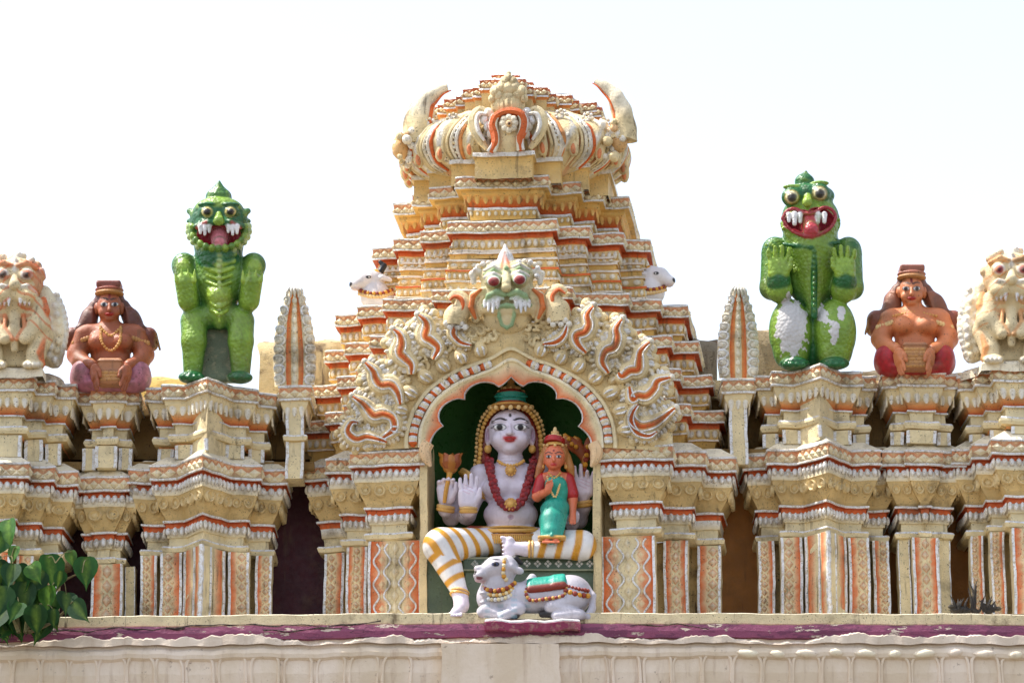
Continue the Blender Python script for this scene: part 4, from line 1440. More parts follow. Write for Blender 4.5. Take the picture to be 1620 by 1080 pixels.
# ------------------------------------------------------------ the seated four-armed statue and its company
OX, OY, OZ = xx(808), 0.0, zz(969, 0)
ORG = (OX, OY, OZ)
def q3(px, py, y=0):
    """photograph pixel and a depth in px -> clay coordinates about the niche's middle"""
    return tuple((W(px, py, y * S) - np.array(ORG)) / S)
def qw(px, py, y=0):
    return np.array(ORG) + np.array(q3(px, py, y)) * S

SKIN = sr(224, 212, 224); SKIN2 = sr(186, 158, 176)
RED = sr(190, 40, 40); DKRED = sr(118, 26, 32); MUST = sr(214, 150, 44); BLACK = sr(26, 20, 22); WHITE = sr(236, 232, 230)
RUST = sr(140, 50, 34); TEAL = sr(24, 130, 112); GOLDP = sr(220, 168, 84, .15)

def hand(c, palm, right, up, nrm, col, size=1.0, curl=(0, 0, 0, 0), thumb=1, spread=1.0, rest=None):
    """open hand: palm centre, unit vectors (towards the thumb side, towards the fingertips, out of the palm)"""
    palm, right, up, nrm = [np.array(v, float) for v in (palm, right, up, nrm)]
    P = lambda a, b, d: palm + (right * a + up * b + nrm * d) * size
    c.K(P(-5, -6, 0), P(-6.5, 5, 0), 6.2 * size, 5.2 * size, col, 4); c.K(P(4, -7, 0), P(5.5, 5, 0), 6.4 * size, 5.2 * size, col, 4)
    c.K(P(0, -6, 0), P(0, 6, 0), 6 * size, 5 * size, col, 3)
    for k, (a, L) in enumerate(((7.6, 15), (2.6, 18), (-2.6, 17), (-7.6, 13))):
        cu = curl[k]
        a2 = a * (1 + .18 * spread)
        b1, b2 = 8 + L * .5 * (1 - .45 * cu), 8 + L * (1 - .9 * cu)
        c.K(P(a, 7, 0), P(a2, b1, 5 * cu), 2.9 * size, 2.6 * size, col, .8)
        c.K(P(a2, b1, 5 * cu), P(a2 * 1.03, b2, 11 * cu), 2.6 * size, 2.1 * size, col, .6)
    t = thumb
    c.K(P(6 * t, -6, 2), P(12 * t, 1, 3), 4 * size, 3.2 * size, col, 2); c.K(P(12 * t, 1, 3), P(13 * t, 9, 4), 3.1 * size, 2.4 * size, col, .8)

deity = thing('deity_statue', 'lilac white four-armed seated statue with striped leggings inside the arched niche', 'statue', (OX, .1, SLZ))
def make_deity():
    c = Clay()
    # torso
    c.E(q3(808, 846, 40), (44, 28, 24), SKIN, 6)
    c.E(q3(808, 814, 34), (43, 30, 27), SKIN, 8)
    c.E(q3(808, 770, 42), (50, 26, 36), SKIN, 10)
    c.E(q3(786, 772, 24), (23, 15, 17), SKIN, 4).E(q3(830, 772, 24), (23, 15, 17), SKIN, 4)
    c.K(q3(760, 752, 42), q3(856, 752, 42), 18.5, 18.5, SKIN, 8)
    c.K(q3(808, 742, 42), q3(807, 712, 38), 23, 18, SKIN, 6)
    for k in range(3): c.E(q3(808, 722 + 5 * k, 40), (20 + k, 20 + k, 2), SKIN, 1.5)
    # head
    c.E(q3(807, 682, 34), (35, 31, 36), SKIN, 4); c.E(q3(807, 697, 24), (29, 23, 19), SKIN, 8); c.E(q3(807, 709, 14), (10, 9, 7), SKIN, 6)
    for sx in (-1, 1):
        c.E(q3(807 + sx * 15, 694, 12), (12, 9, 10), SKIN, 6)
        c.E(q3(807 + sx * 35, 690, 34), (5, 8, 16), SKIN, 3); c.E(q3(807 + sx * 36, 688, 28), (2.4, 4, 9), SKIN2, 1.5, op='s')
        c.E(q3(807 + sx * 35, 710, 34), (6, 6, 7), GOLDP, 1)
        c.E(q3(807 + sx * 16.5, 675, 7), (11.5, 4.5, 7), SKIN, 1.2)
        c.E(q3(807 + sx * 16.5, 666.5, 6), (14, 4, 2.2), SKIN, 2)
    c.K(q3(806.5, 671, 4), q3(806.5, 684, -5), 2.6, 4.2, SKIN, 3); c.E(q3(802, 685, 0), (3, 3, 2.6), SKIN, 2).E(q3(811, 685, 0), (3, 3, 2.6), SKIN, 2)
    c.E(q3(806.5, 692.5, 1), (9, 4, 2.4), RED, 1, b=-.6); c.E(q3(806.5, 696, 1.5), (7, 4, 2.6), RED, 1, b=-.6)
    c.E(q3(790, 749 + 27, 13), (2.2, 3, 2.2), SKIN2, 1)
    c.E(q3(826, 776, 13), (2.2, 3, 2.2), SKIN2, 1)
    c.E(q3(808, 817, 3), (3.5, 5, 2.6), SKIN2, 1.5, op='s')
    # arms
    AR = lambda P, R: c.chain(P, R, SKIN, 5)
    AR([q3(762, 756, 44), q3(738, 815, 36), q3(741, 806, -4), q3(741, 797, -10)], [17, 14, 11, 9])
    AR([q3(758, 752, 52), q3(714, 818, 50), q3(705, 806, 22), q3(705, 792, 14)], [16, 13, 11, 8.5])
    AR([q3(853, 756, 44), q3(895, 800, 46), q3(905, 828, 10), q3(904, 822, -2)], [17, 13, 10, 8.5])
    AR([q3(858, 752, 52), q3(916, 822, 50), q3(924, 800, 26), q3(924, 786, 18)], [16, 13, 11, 8.5])
    U = (0, -.1, .99); N_ = (0, -1, 0)
    hand(c, q3(741, 787, -12), (1, 0, 0), U, N_, SKIN, 1.4)
    hand(c, q3(706, 779, 12), (.9, -.4, 0), (-.1, -.1, .99), (.2, -.97, 0), SKIN, 1.35, curl=(.75, .7, .7, .75))
    hand(c, q3(924, 770, 14), (-1, 0, 0), U, N_, SKIN, 1.38, curl=(0, .05, .55, .45), spread=2)
    hand(c, q3(905, 818, -8), (0, -.3, .95), (-.9, -.3, -.1), (0, .9, .3), SKIN, .95, curl=(.2, .2, .2, .2))
    # legs under the leggings
    c.chain([q3(788, 850, 30), q3(700, 864, -36), q3(727, 940, -56)], [18, 22, 11], SKIN, 4)
    c.chain([q3(832, 850, 30), q3(922, 862, -20)], [18, 20], SKIN, 4)
    c.chain([q3(922, 868, -26), q3(832, 868, -36)], [17, 10.5], SKIN, 4)
    # feet with toes
    c.K(q3(728, 936, -56), q3(730, 954, -64), 12, 12, SKIN, 5); c.K(q3(730, 960, -68), q3(720, 970, -96), 11, 8, SKIN, 5)
    for k in range(5): c.K(q3(711 + 4.6 * k, 971, -98 + abs(k - 3)), q3(710 + 4.6 * k, 973, -105 + abs(k - 3.4) * 1.6), 3.1, 2.6, SKIN, .8)
    c.K(q3(832, 868, -36), q3(806, 866, -40), 11, 9.5, SKIN, 4)
    c.K(q3(806, 856, -40), q3(806, 876, -40), 8, 8, SKIN, 4)
    for k in range(5): c.K(q3(801, 852 + 6 * k, -42), q3(796 - (k == 0) * 2, 850 + 6.4 * k, -43), 3.6 - .25 * k, 3 - .2 * k, SKIN, .8)
    # painted features
    for sx in (-1, 1):
        c.E(q3(807 + sx * 16.5, 675, 2), (11, 8, 5.8), BLACK, op='p')
        c.E(q3(807 + sx * 16.5, 675, 1), (10, 8, 4.6), WHITE, op='p')
        c.E(q3(807 + sx * 16.5, 675, 1), (5.2, 8, 5.2), BLACK, op='p')
        for k in range(7):
            f = k / 6
            c.E(q3(807 + sx * (8 + 20 * f), 664.5 - 6.5 * math.sin(math.pi * f * .8 + .15) + 4 * f, 4), (3.4, 22, 1.6), BLACK, op='p')
        c.E(q3(807 + sx * 28, 675, 10), (4, 14, 1.2), BLACK, op='p')
    c.E(q3(807, 655, 4), (2.6, 9, 4), BLACK, op='p')
    c.E(q3(806.5, 694, -2), (9, 6, .8), DKRED, op='p')
    def paint(V, C):
        # pink palm lines and soft rose blush of the enamel
        for (px, py) in ((741, 782), (924, 768)):
            d = np.hypot(V[:, 0] - (px - 808), V[:, 2] - (969 - py) * 1.03)
            m = (d < 9) & (np.sin(V[:, 2] * 1.1 + V[:, 0] * .5) > .75)
            C[m] = C[m] * .4 + np.array(sr(196, 140, 160)) * .6
        return C
    clay('body', c, 1.35, deity, M_GLOSS, ORG, paint)
    # leggings with mustard stripes
    g = Clay()
    g.chain([q3(786, 857, 30), q3(698, 862, -36)], [21, 28], WHITE, 6); g.chain([q3(698, 866, -36), q3(727, 936, -56)], [27, 12.5], WHITE, 6)
    g.chain([q3(832, 857, 30), q3(920, 862, -22)], [21, 24], WHITE, 5); g.chain([q3(920, 866, -26), q3(846, 869, -35)], [19, 12.5], WHITE, 5)
    def stripes(V, C):
        x, y, z = V.T
        t1 = (x + 808 - 790) / (698 - 790)                       # along the left thigh
        ph = np.where(z > 88 + .0 * x, x * .9 - z * .55, (z * 1.15 + x * .75))
        left = x < 0
        ph = np.where(left, np.where(z > 80 - (x + 110) * .25, x * .62 + z * .42 + y * .25, z * .62 - x * .38), x * .66 - z * .12 + 2)
        s_ = np.sin(ph * .35 + .25 * np.sin(z * .11) + .2 * np.sin(x * .09))
        w = np.clip((s_ - .2) / .3, 0, 1)[:, None]
        e = np.clip(1 - np.abs(s_ - .1) / .25, 0, 1)[:, None] * .5
        C = C * (1 - w) + np.array(MUST) * w
        return C * (1 - e * .5) + np.array(sr(170, 110, 40)) * e * .5
    clay('leggings', g, 1.5, deity, M_GLOSS, ORG, stripes)
    # waist cloth, belt and fringe
    w_ = Clay()
    w_.E(q3(808, 850, 36), (50, 31, 15), RUST, 5); w_.E(q3(808, 839, 36), (52, 36, 5), GOLDP, 2)
    w_.K(q3(765, 845, 26), q3(745, 840, 20), 13, 9, RUST, 6)
    clay('waist_cloth', w_, 1.6, deity, M_GLOSS, ORG)
    m = MB()
    arc = lambda r, py, a0, a1, ry, n=13: [qw(808 + r * math.cos(a), py + 2 * math.sin(a), 36 - ry * math.sin(a)) for a in np.linspace(rad(a0), rad(a1), n)]
    tube(m, arc(57, 837, 195, -15, 40), .017, GOLDP, sides=8, n=2); tube(m, arc(59, 844, 195, -15, 42), .012, mix(GOLDP, RUST, .4), sides=8, n=2)
    for i in range(27):
        x = 766 + 3.2 * i; a = (x - 808) / 58
        y = 36 - 42 * math.sqrt(1 - a * a)
        tube(m, [qw(x, 844, y), qw(x, 851, y - 2), qw(x + .5, 859, y - 1)], [.006, .008, .006], GOLDP, sides=5, n=2)
    build('gold_belt', m, deity, M_GLOSS, wobble=.001)
    # hair falling beside the face, edged with gold beads
    h = Clay()
    h.E(q3(808, 674, 50), (42, 25, 42), RUST, 4)
    P = [q3(770, 680, 54), q3(767, 705, 56), q3(764, 728, 56), q3(758, 744, 56)]
    i0 = len(h.p)
    h.chain(P, [10, 11, 11, 8], RUST, 4).mirror(i0)
    h.E(q3(807, 690, 16), (33, 32, 39), None, 2, op='s')
    clay('hair', h, 1.6, deity, M_GLOSS, ORG)
    m = MB()
    edge = [(752, 752, 44), (757, 735, 42), (760, 712, 42), (761, 690, 42), (767, 668, 36), (780, 650, 20), (795, 643, 16), (808, 641, 14)]
    for sd in (0, 1):
        E_ = [qw(a if not sd else 1616 - a, b, d) for a, b, d in edge]
        strip_beads(m, E_, .021, GOLDP, gap=1.7)
        E2 = [qw((a - 6 if not sd else 1622 - a), b - (3 if b < 670 else 0), d + 6) for a, b, d in edge[1:]]
        strip_beads(m, E2, .017, mix(GOLDP, CREAM, .3), gap=2)
    build('bead_trim', m, deity, M_GLOSS, wobble=0)
    # crown
    m = MB()
    def disc(px, py0, py1, r0, r1, y, col, n=20):
        a, b = qw(px, py0, y), qw(px, py1, y)
        tube(m, [a, b], [r0 * S, r1 * S], col, sides=n, smooth=False)
    disc(808, 646, 642, 36, 33, 32, mix(GOLDP, RUST, .3)); disc(808, 642, 638, 27, 25, 32, RUST); disc(808, 639, 624, 23, 25, 32, TEAL); disc(808, 624, 619, 26, 20, 32, RUST)
    for py, r in ((637, 24), (627, 25.5)):
        strip_beads(m, [qw(808 + r * math.cos(a), py, 32 - r * math.sin(a)) for a in np.linspace(0, math.pi, 9)], .009, TEAL, gap=1.8)
    for py, r, n, br in ((644, 33, 16, 4.2), (620, 19, 11, 4), (614, 13, 8, 3.6)):
        for i in range(n):
            a = 2 * math.pi * i / n
            ball(m, qw(808 + r * math.cos(a), py, 32 - r * math.sin(a)), br * S, mix(GOLDP, CREAM, .35), 8, 5)
    disc(808, 619, 606, 15, 5, 32, mix(GOLDP, CREAM, .2)); ball(m, qw(808, 604, 32), (.03, .03, .04), mix(GOLDP, ORLT, .4))
    build('crown', m, deity, M_GLOSS, wobble=.0008)
    # garland of dark red beads: two interlaced strands
    m = MB()
    pth = [(773, 728, 28), (777, 750, 16), (784, 776, 7), (794, 796, 3), (808, 803, 1), (822, 796, 3), (832, 776, 7), (839, 750, 16), (844, 728, 28)]
    Q = catmull([qw(a, b, d) for a, b, d in pth], 10)
    for k in range(3):
        ofs = [Q[i] + np.array([math.cos(i * .75 + k * 2.1) * .02, -.012 - abs(math.sin(i * .75 + k * 2.1)) * .012, math.sin(i * .75 + k * 2.1) * .014]) for i in range(len(Q))]
        strip_beads(m, [tuple(o) for o in ofs[::2]], .023, DKRED, gap=1.5, alt=mix(DKRED, RED, .35))
    build('garland', m, deity, M_GLOSS, wobble=0)
    # necklace with pendants, armlets, bracelets
    m = MB()
    strip_beads(m, [qw(788, 729, 22), qw(796, 734, 16), qw(808, 736, 14), qw(820, 734, 16), qw(828, 729, 22)], .014, GOLDP, gap=1.7)
    build('necklace', m, deity, M_GLOSS, wobble=0)
    for py, d, r in ((744, 12, .045), (797, -4, .05)):
        m = MB()
        ball(m, qw(808, py, d), (r, .022, r), mix(GOLDP, RUST, .3), 16, 8); 
        ball(m, qw(808, py, d - 3), (r * .6, .022, r * .6), GOLDP, 12, 6)
        for i in range(10):
            a = 2 * math.pi * i / 10
            ball(m, qw(808 + r / S * .85 * math.cos(a), py + r / S * .85 * math.sin(a), d - 2), r * .2, GOLDP, 6, 4)
        build('pendant', m, deity, M_GLOSS, wobble=0)
    def bangle(px, py, y, r, tilt, th=.016, n=2, axis='z'):
        mm = MB()
        for k in range(n):
            P = []
            for a in np.linspace(0, 2 * math.pi, 17):
                v = Vector((r * math.cos(a), r * math.sin(a), (k - .5) * 5)); v.rotate(Euler((rad(tilt[0]), rad(tilt[1]), 0)))
                P.append(qw(px, py, y) + np.array(v) * S)
            tube(mm, P, th, mix(GOLDP, CREAM, .2 * k), sides=8, n=1)
        build('bangle', mm, deity, M_GLOSS, wobble=0)
    bangle(741, 806, -6, 11.5, (10, 0)); bangle(705, 804, 18, 12, (12, 10)); bangle(924, 797, 22, 12, (10, -8))
    bangle(754, 777, 42, 18, (10, 32), .013); bangle(744, 757, 52, 19, (0, 40), .016); bangle(727, 938, -57, 13.5, (-12, 10), .01, 2); bangle(840, 868, -36, 12, (0, 90), .01, 2)
make_deity()

lotus = thing('lotus_flower', 'brown gold lotus bud on a stem held in the statue\'s raised left-side hand', 'flower ornament', qw(706, 800, 6))
m = MB(); tube(m, [qw(703, 795, 2), qw(706, 775, 2), qw(710, 756, 4), qw(712, 742, 6)], [.014, .018, .02, .03], MUST, sides=8)
build('stem', m, lotus, M_GLOSS, wobble=.001)
m = MB()
ball(m, qw(712, 738, 6), (.06, .05, .06), mix(MUST, RUST, .5), 12, 8)
for k in range(9):
    a = 2 * math.pi * k / 9
    dx, dy = math.cos(a), math.sin(a)
    c_ = mix(RUST, MUST, random.random() * .7)
    tube(m, [qw(712 + 7 * dx, 740, 6 + 7 * dy), qw(712 + 13 * dx, 731, 6 + 11 * dy), qw(712 + 14 * dx, 722, 6 + 12 * dy), qw(712 + 20 * dx, 716 + 3 * (k % 2), 6 + 15 * dy)], [.03, .042, .034, .005], c_, sides=8, n=3, flat=.5, up=(dx, dy, 0))
build('petals', m, lotus, M_GLOSS, wobble=.002)

axe = thing('ritual_emblem', 'brown and gold branching emblem held behind the small orange consort', 'emblem', qw(926, 760, 24))
m = MB()
tube(m, [qw(925, 762, 14), qw(924, 740, 16), qw(926, 722, 20)], [.012, .02, .026], mix(MUST, RUST, .4), sides=8)
strip_beads(m, [qw(925, 742, 12), qw(927, 726, 14), qw(929, 712, 16)], .022, MUST, gap=1.6, alt=RUST)
build('handle', m, axe, M_GLOSS, wobble=.001)
m = MB()
for P, R in (([(926, 728), (918, 712), (906, 702), (898, 694), (893, 686)], [.03, .05, .055, .035, .012]), ([(927, 726), (932, 710), (933, 698), (938, 688)], [.03, .045, .035, .01]), ([(916, 710), (915, 698), (908, 690)], [.03, .03, .01])):
    tube(m, [qw(a, b, 22) for a, b in P], R, [mix(RUST, MUST, .15)] * (len(P) - 1) + [MUST], sides=9, n=4, flat=.7)
for a, b in ((905, 702), (912, 706), (930, 706), (900, 694)):
    ball(m, qw(a, b, 12), .02, MUST, 7, 5)
build('blade', m, axe, M_GLOSS, wobble=.002)

# ---- consort on the knee
consort = thing('consort_statue', 'small orange-skinned seated female statue in teal dress on the larger statue\'s knee', 'statue', qw(875, 860, -30))
def make_consort():
    OR = sr(218, 116, 78); TE = sr(38, 150, 130); RB = sr(178, 30, 34)
    c = Clay()
    c.E(q3(877, 722, -14), (17, 16, 20), OR, 3); c.E(q3(876, 732, -20), (12, 10, 10), OR, 5); c.E(q3(876, 738, -25), (5, 5, 4), OR, 3)
    c.K(q3(876, 722, -30), q3(876, 728, -33), 1.6, 2.6, OR, 2)
    c.E(q3(876, 734.5, -29), (4.2, 2.6, 1.8), RED, .8, b=-.6)
    for sx in (-1, 1):
        c.E(q3(877 + sx * 17, 728, -8), (3, 5, 9), OR, 2); c.E(q3(876 + sx * 8, 721.5, -28), (4.6, 2.4, 2.8), OR, .8)
        c.E(q3(877 + sx * 18, 738, -10), (3, 3, 4), GOLDP, 1)
    c.K(q3(877, 742, -10), q3(878, 754, -8), 9, 11, OR, 4)
    c.K(q3(862, 758, -6), q3(896, 758, -4), 11, 11, OR, 6); c.E(q3(879, 775, -6), (20, 15, 26), OR, 6)
    c.chain([q3(858, 760, -6), q3(850, 785, -10), q3(866, 777, -30)], [9, 8, 5.5], OR, 3)
    hand(c, q3(868, 770, -33), (.8, 0, .2), (.1, -.1, .98), (0, -1, 0), OR, .55, curl=(.1, .5, .6, .6))
    c.chain([q3(898, 760, -4), q3(906, 790, -6), q3(906, 814, -22)], [9, 7.5, 5], OR, 3)
    hand(c, q3(906, 820, -26), (-.9, -.3, 0), (0, -.5, -.85), (0, .85, -.5), OR, .5)
    for sx in (-1, 1):
        c.K(q3(874 + sx * 7, 846, -46), q3(872 + sx * 7, 855, -58), 6, 5, OR, 3)
        for k in range(5): c.K(q3(866 + sx * 7 + 2.8 * k, 856, -60), q3(866 + sx * 7 + 2.8 * k, 857.5, -64), 1.9, 1.6, OR, .5)
    for sx in (-1, 1):
        c.E(q3(876 + sx * 8, 721.5, -30), (4.5, 5, 2.6), BLACK, op='p'); c.E(q3(876 + sx * 8, 721.5, -31), (4, 5, 1.9), WHITE, op='p'); c.E(q3(876 + sx * 8, 721.5, -31), (2.1, 5, 2.2), BLACK, op='p')
        for k in range(4): c.E(q3(876 + sx * (3.5 + 3 * k), 717 - 2.4 * math.sin(k / 3 * 2.6), -28), (2, 14, .9), BLACK, op='p')
    c.E(q3(876, 712, -30), (1.6, 5, 1.8), DKRED, op='p')
    clay('body', c, 1.05, consort, M_GLOSS, ORG)
    d = Clay()
    d.E(q3(880, 776, -8), (20, 16.5, 24), TE, 5); d.E(q3(879, 765, -18), (17, 10, 13), TE, 4)
    d.E(q3(879, 806, -8), (24, 20, 17), TE, 6); d.chain([q3(878, 808, -16), q3(874, 824, -34), q3(873, 843, -44)], [21, 20, 18], TE, 5)
    for k in range(-3, 4):
        d.K(q3(878 + k * 6, 815, -40 + abs(k) * 3), q3(873 + k * 5, 846, -62 + abs(k) * 3), 2.4, 2.8, TE, 1.6)
    d.X(q3(873, 852, -46), (22, 17, 2.6), 2, GOLDP, 2)
    d.E(q3(879, 742, -12), (11, 20, 11), None, 3, op='s')
    def folds(V, C):
        s_ = np.sin(V[:, 0] * .8 + np.sin(V[:, 2] * .12) * 2)
        C[:, :3] *= (1 + .12 * np.clip(s_, 0, 1))[:, None]
        return C
    clay('dress', d, 1.15, consort, M_GLOSS, ORG, folds)
    b = Clay()
    b.chain([q3(858, 759, -6), q3(852, 778, -9)], [11, 10.5], RB, 3); b.chain([q3(898, 759, -4), q3(905, 782, -6)], [11.5, 10.5], RB, 3); b.K(q3(862, 756, -4), q3(896, 756, -2), 9, 9, RB, 4)
    clay('blouse', b, 1.2, consort, M_GLOSS, ORG)
    h = Clay()
    h.E(q3(878, 718, -8), (22, 16, 22), mix(GOLDP, RUST, .6), 3)
    i0 = len(h.p); 
    h.chain([q3(858, 722, -8), q3(855, 740, -6), q3(850, 754, -6)], [5.5, 6.5, 4.5], mix(GOLDP, RUST, .7), 3); h.chain([q3(898, 722, -8), q3(902, 740, -6), q3(905, 754, -2)], [5.5, 6.5, 4.5], mix(GOLDP, RUST, .5), 3)
    h.E(q3(877, 724, -22), (16.5, 18, 20), None, 1.5, op='s')
    clay('hair', h, 1.1, consort, M_GLOSS, ORG)
    m = MB()
    tube(m, [qw(877, 702, -10), qw(878, 694, -8)], [.085, .08], RB, sides=16, smooth=False)
    for py, r, col in ((704, 17, GOLDP), (693, 13.5, GOLDP), (689, 8, mix(GOLDP, CREAM, .4)), (684, 4, mix(GOLDP, CREAM, .4))):
        tube(m, [qw(878, py + 2, -9), qw(878, py - 3, -9)], [r * S, r * .8 * S], col, sides=14, smooth=False)
        for i in range(8):
            a = 2 * math.pi * i / 8
            ball(m, qw(878 + r * math.cos(a), py, -9 - r * math.sin(a)), .013, mix(GOLDP, CREAM, .3), 6, 4)
    ball(m, qw(878, 680, -9), (.016, .016, .026), mix(GOLDP, CREAM, .5))
    build('crown', m, consort, M_GLOSS, wobble=0)
    m = MB()
    strip_beads(m, [qw(866, 754, -20), qw(870, 772, -28), qw(878, 786, -30), qw(884, 772, -28), (qw(888, 754, -20))], .010, mix(GOLDP, CREAM, .3), gap=1.8)
    build('necklace', m, consort, M_GLOSS, wobble=0)
    m = MB()
    strip_beads(m, [qw(868, 748, -20), qw(877, 756, -26), qw(886, 748, -20)], .009, GOLDP, gap=1.8)
    build('necklace', m, consort, M_GLOSS, wobble=0)
make_consort()

# ---- seat
seat = thing('stone_seat', 'grey green bench with a band of white diamonds under the seated statue', 'bench', (xx(840), .0, SLZ))
SEAT = sr(92, 108, 84)
m = MB(); box(m, xx(738), xx(942), -.04, .45, SLZ - .01, zz(900, -.05), SEAT); build('base', m, seat, M_GLOSS, wobble=.002)
m = MB(); zt_, zb_ = zz(880, -.08), zz(902, -.08)
pl = [(xx(734), .4), (xx(734), -.08), (xx(944), -.08), (xx(944), .4)]
sweep(m, pl, steps(-3, zt_, [(3, -.004, SEAT), (0, -.014, mix(SEAT, CREAM, .2)), (-1, 0, SEAT), (0, -(zt_ - zb_) + .03, sr(64, 82, 62)), (1, 0, SEAT), (0, -.012, mix(SEAT, CREAM, .2)), (-8, -.004, SEAT)]))
cap(m, pl, -3, zt_, SEAT)
n_ = 12
for i in range(n_):
    x = xx(744 + 195 * (i + .5) / n_)
    for dx, dz in ((-.017, 0), (.017, 0), (0, .017), (0, -.017)):
        put(m, DIA, (x + dx, -.076, (zt_ + zb_) / 2 + dz), (1, 0), (0, -1), 2.9, 2.9, 2, mix(SEAT, WHITE, .4), WHITE if i > 3 else mix(SEAT, WHITE, .35))
build('patterned_top', m, seat, M_GLOSS, wobble=.001)
m = MB(); box(m, xx(676), xx(736), .03, .4, SLZ - .01, zz(878, .05), sr(78, 92, 66)); build('side_block', m, seat, M_GLOSS, wobble=.002)

# ---- reclining bull
bull = thing('reclining_bull_statue', 'white reclining bull statue with teal blanket in front of the green seat', 'bull statue', qw(850, 975, -72))
def make_bull():
    WH = sr(198, 192, 200); c = Clay()
    y = -76
    c.chain([q3(782, 945, y), q3(835, 948, y), q3(900, 945, y)], [27, 25, 28], WH, 8)
    c.E(q3(905, 940, y), (30, 26, 30), WH, 8); c.E(q3(880, 926, y), (34, 20, 14), WH, 8)
    c.K(q3(836, 930, y), q3(842, 914, y + 2), 12, 7, WH, 6)
    c.chain([q3(782, 944, y), q3(786, 922, y - 4), q3(798, 902, y - 6)], [24, 21, 18], WH, 6)
    c.chain([q3(802, 896, y - 8), q3(782, 898, y - 14), q3(764, 905, y - 18)], [18, 16.5, 11], WH, 5)
    c.E(q3(760, 910, y - 20), (11, 11, 8), WH, 4); c.E(q3(759, 917, y - 18), (8, 9, 4), sr(200, 170, 180), 2); c.E(q3(757, 899, y - 20), (7, 8, 5), WH, 3)
    c.K(q3(755, 914, y - 28), q3(770, 916, y - 31), 1.2, 1.2, sr(120, 60, 70), 1, op='s')
    c.E(q3(751, 905, y - 26), (2.4, 3, 2), BLACK, 1, op='s')
    c.E(q3(784, 892, y - 28), (7, 5, 5), WH, 1.5)
    c.K(q3(808, 896, y - 22), q3(822, 903, y - 16), 6, 3, WH, 3); c.E(q3(820, 902, y - 18), (9, 4, 6), WH, 2, rot=(0, 15, 0))
    # folded legs and hooves
    c.chain([q3(780, 958, y - 14), q3(764, 968, y - 22), q3(800, 972, y - 26)], [13, 9, 7], WH, 4); c.K(q3(800, 972, y - 27), q3(815, 972, y - 27), 7, 7, BLACK, 1)
    c.chain([q3(800, 955, y - 16), q3(822, 962, y - 26), q3(795, 974, y - 32)], [12, 9, 7], WH, 4)
    c.chain([q3(905, 950, y - 14), q3(872, 960, y - 24), q3(918, 972, y - 26)], [18, 10, 8], WH, 4); c.K(q3(858, 972, y - 22), q3(876, 970, y - 24), 7, 7, BLACK, 1)
    c.chain([q3(918, 972, y - 26), q3(880, 974, y - 30)], [8, 7], WH, 3)
    c.chain([q3(926, 926, y - 4), q3(938, 942, y - 10), q3(937, 962, y - 14), q3(930, 976, y - 20)], [5, 5, 5.5, 7], WH, 3)
    for k in range(7):
        c.E(q3(766 + 4 * (k % 3), 938 + 5 * k, y - 24 + k), (8, 5, 3.4), WH, 2)
    c.E(q3(784, 892, y - 30), (6, 6, 4), BLACK, op='p'); c.E(q3(783, 892, y - 31), (5, 6, 2.8), sr(60, 70, 110), op='p'); c.E(q3(783, 892, y - 31), (2.4, 6, 3), BLACK, op='p')
    c.E(q3(784, 884, y - 30), (8, 8, 1.2), BLACK, op='p')
    def paint(V, C):
        d = V[:, 2] - (969 - 963) * 1.03
        m = (np.sin(V[:, 0] * .3) > .2) & (V[:, 2] < 10) & (V[:, 0] > -40) & (V[:, 0] < 30) & (np.sin(V[:, 2] * .7) > -.2)
        C[m] = C[m] * .6 + np.array(sr(140, 176, 190)) * .4
        return C
    clay('body', c, 1.3, bull, M_GLOSS, ORG, paint)
    h = Clay(); h.chain([q3(806, 887, y - 12), q3(816, 884, y - 12), q3(824, 890, y - 10)], [6, 5.5, 4], BLACK, 2); h.E(q3(800, 884, y - 14), (6, 5, 4), MUST, 1)
    clay('horn', h, 1.2, bull, M_GLOSS, ORG)
    b = Clay()
    b.E(q3(864, 938, y), (35, 28.5, 29), TEAL, 3)
    b.X(q3(864, 908, y - 16), (29, 30, 29), 6, None, 2, rot=(0, -8, 0), op='s')
    b = Clay(); TQ = sr(30, 160, 140)
    n = 0
    for i in range(9):
        for j in range(6):
            x = 838 + 6.2 * i; t = j / 5
            a = rad(24 + 56 * t)
            rr = 27.5 + 1.5 * (i > 5)
            b.E((x - 808, y - rr * math.cos(a) * 1.02, (969 - 946) * 1.03 + .2 * y + rr * math.sin(a) + (i - 2) * .7), (6, 4, 6), TQ if 0 < j else RUST, 2.4)
    clay('blanket', b, 1.3, bull, M_GLOSS, ORG)
    m = MB()
    strip_beads(m, [qw(834, 925, y - 16), qw(832, 938, y - 26), qw(840, 949, y - 30), qw(862, 947, y - 31), qw(890, 942, y - 30), qw(896, 930, y - 26), qw(893, 917, y - 12)], .015, GOLDP, gap=1.7, alt=sr(150, 60, 50))
    strip_beads(m, [qw(895, 934, y - 28), qw(912, 940, y - 28), qw(930, 942, y - 20)], .022, MUST, gap=1.5, alt=RUST)
    strip_beads(m, [qw(895, 926, y - 26), qw(914, 931, y - 26), qw(930, 934, y - 18)], .016, RUST, gap=1.6)
    build('blanket_trim', m, bull, M_GLOSS, wobble=0)
    m = MB()
    for r, dpy, col, al in ((.020, 0, MUST, RUST), (.016, 7, GOLDP, CREAM), (.017, 14, CREAM, SILVER)):
        strip_beads(m, [qw(766, 926 + dpy, y - 10), qw(770, 932 + dpy, y - 24), qw(785, 934 + dpy, y - 30), qw(802, 930 + dpy, y - 28), qw(814, 922 + dpy, y - 18)], r, col, gap=1.5, alt=al)
    strip_beads(m, [qw(798, 884, y - 24), qw(797, 896, y - 28), qw(796, 908, y - 26), qw(800, 916, y - 22)], .018, MUST, gap=1.5, alt=CREAM)
    build('bead_collar', m, bull, M_GLOSS, wobble=0)
make_bull()
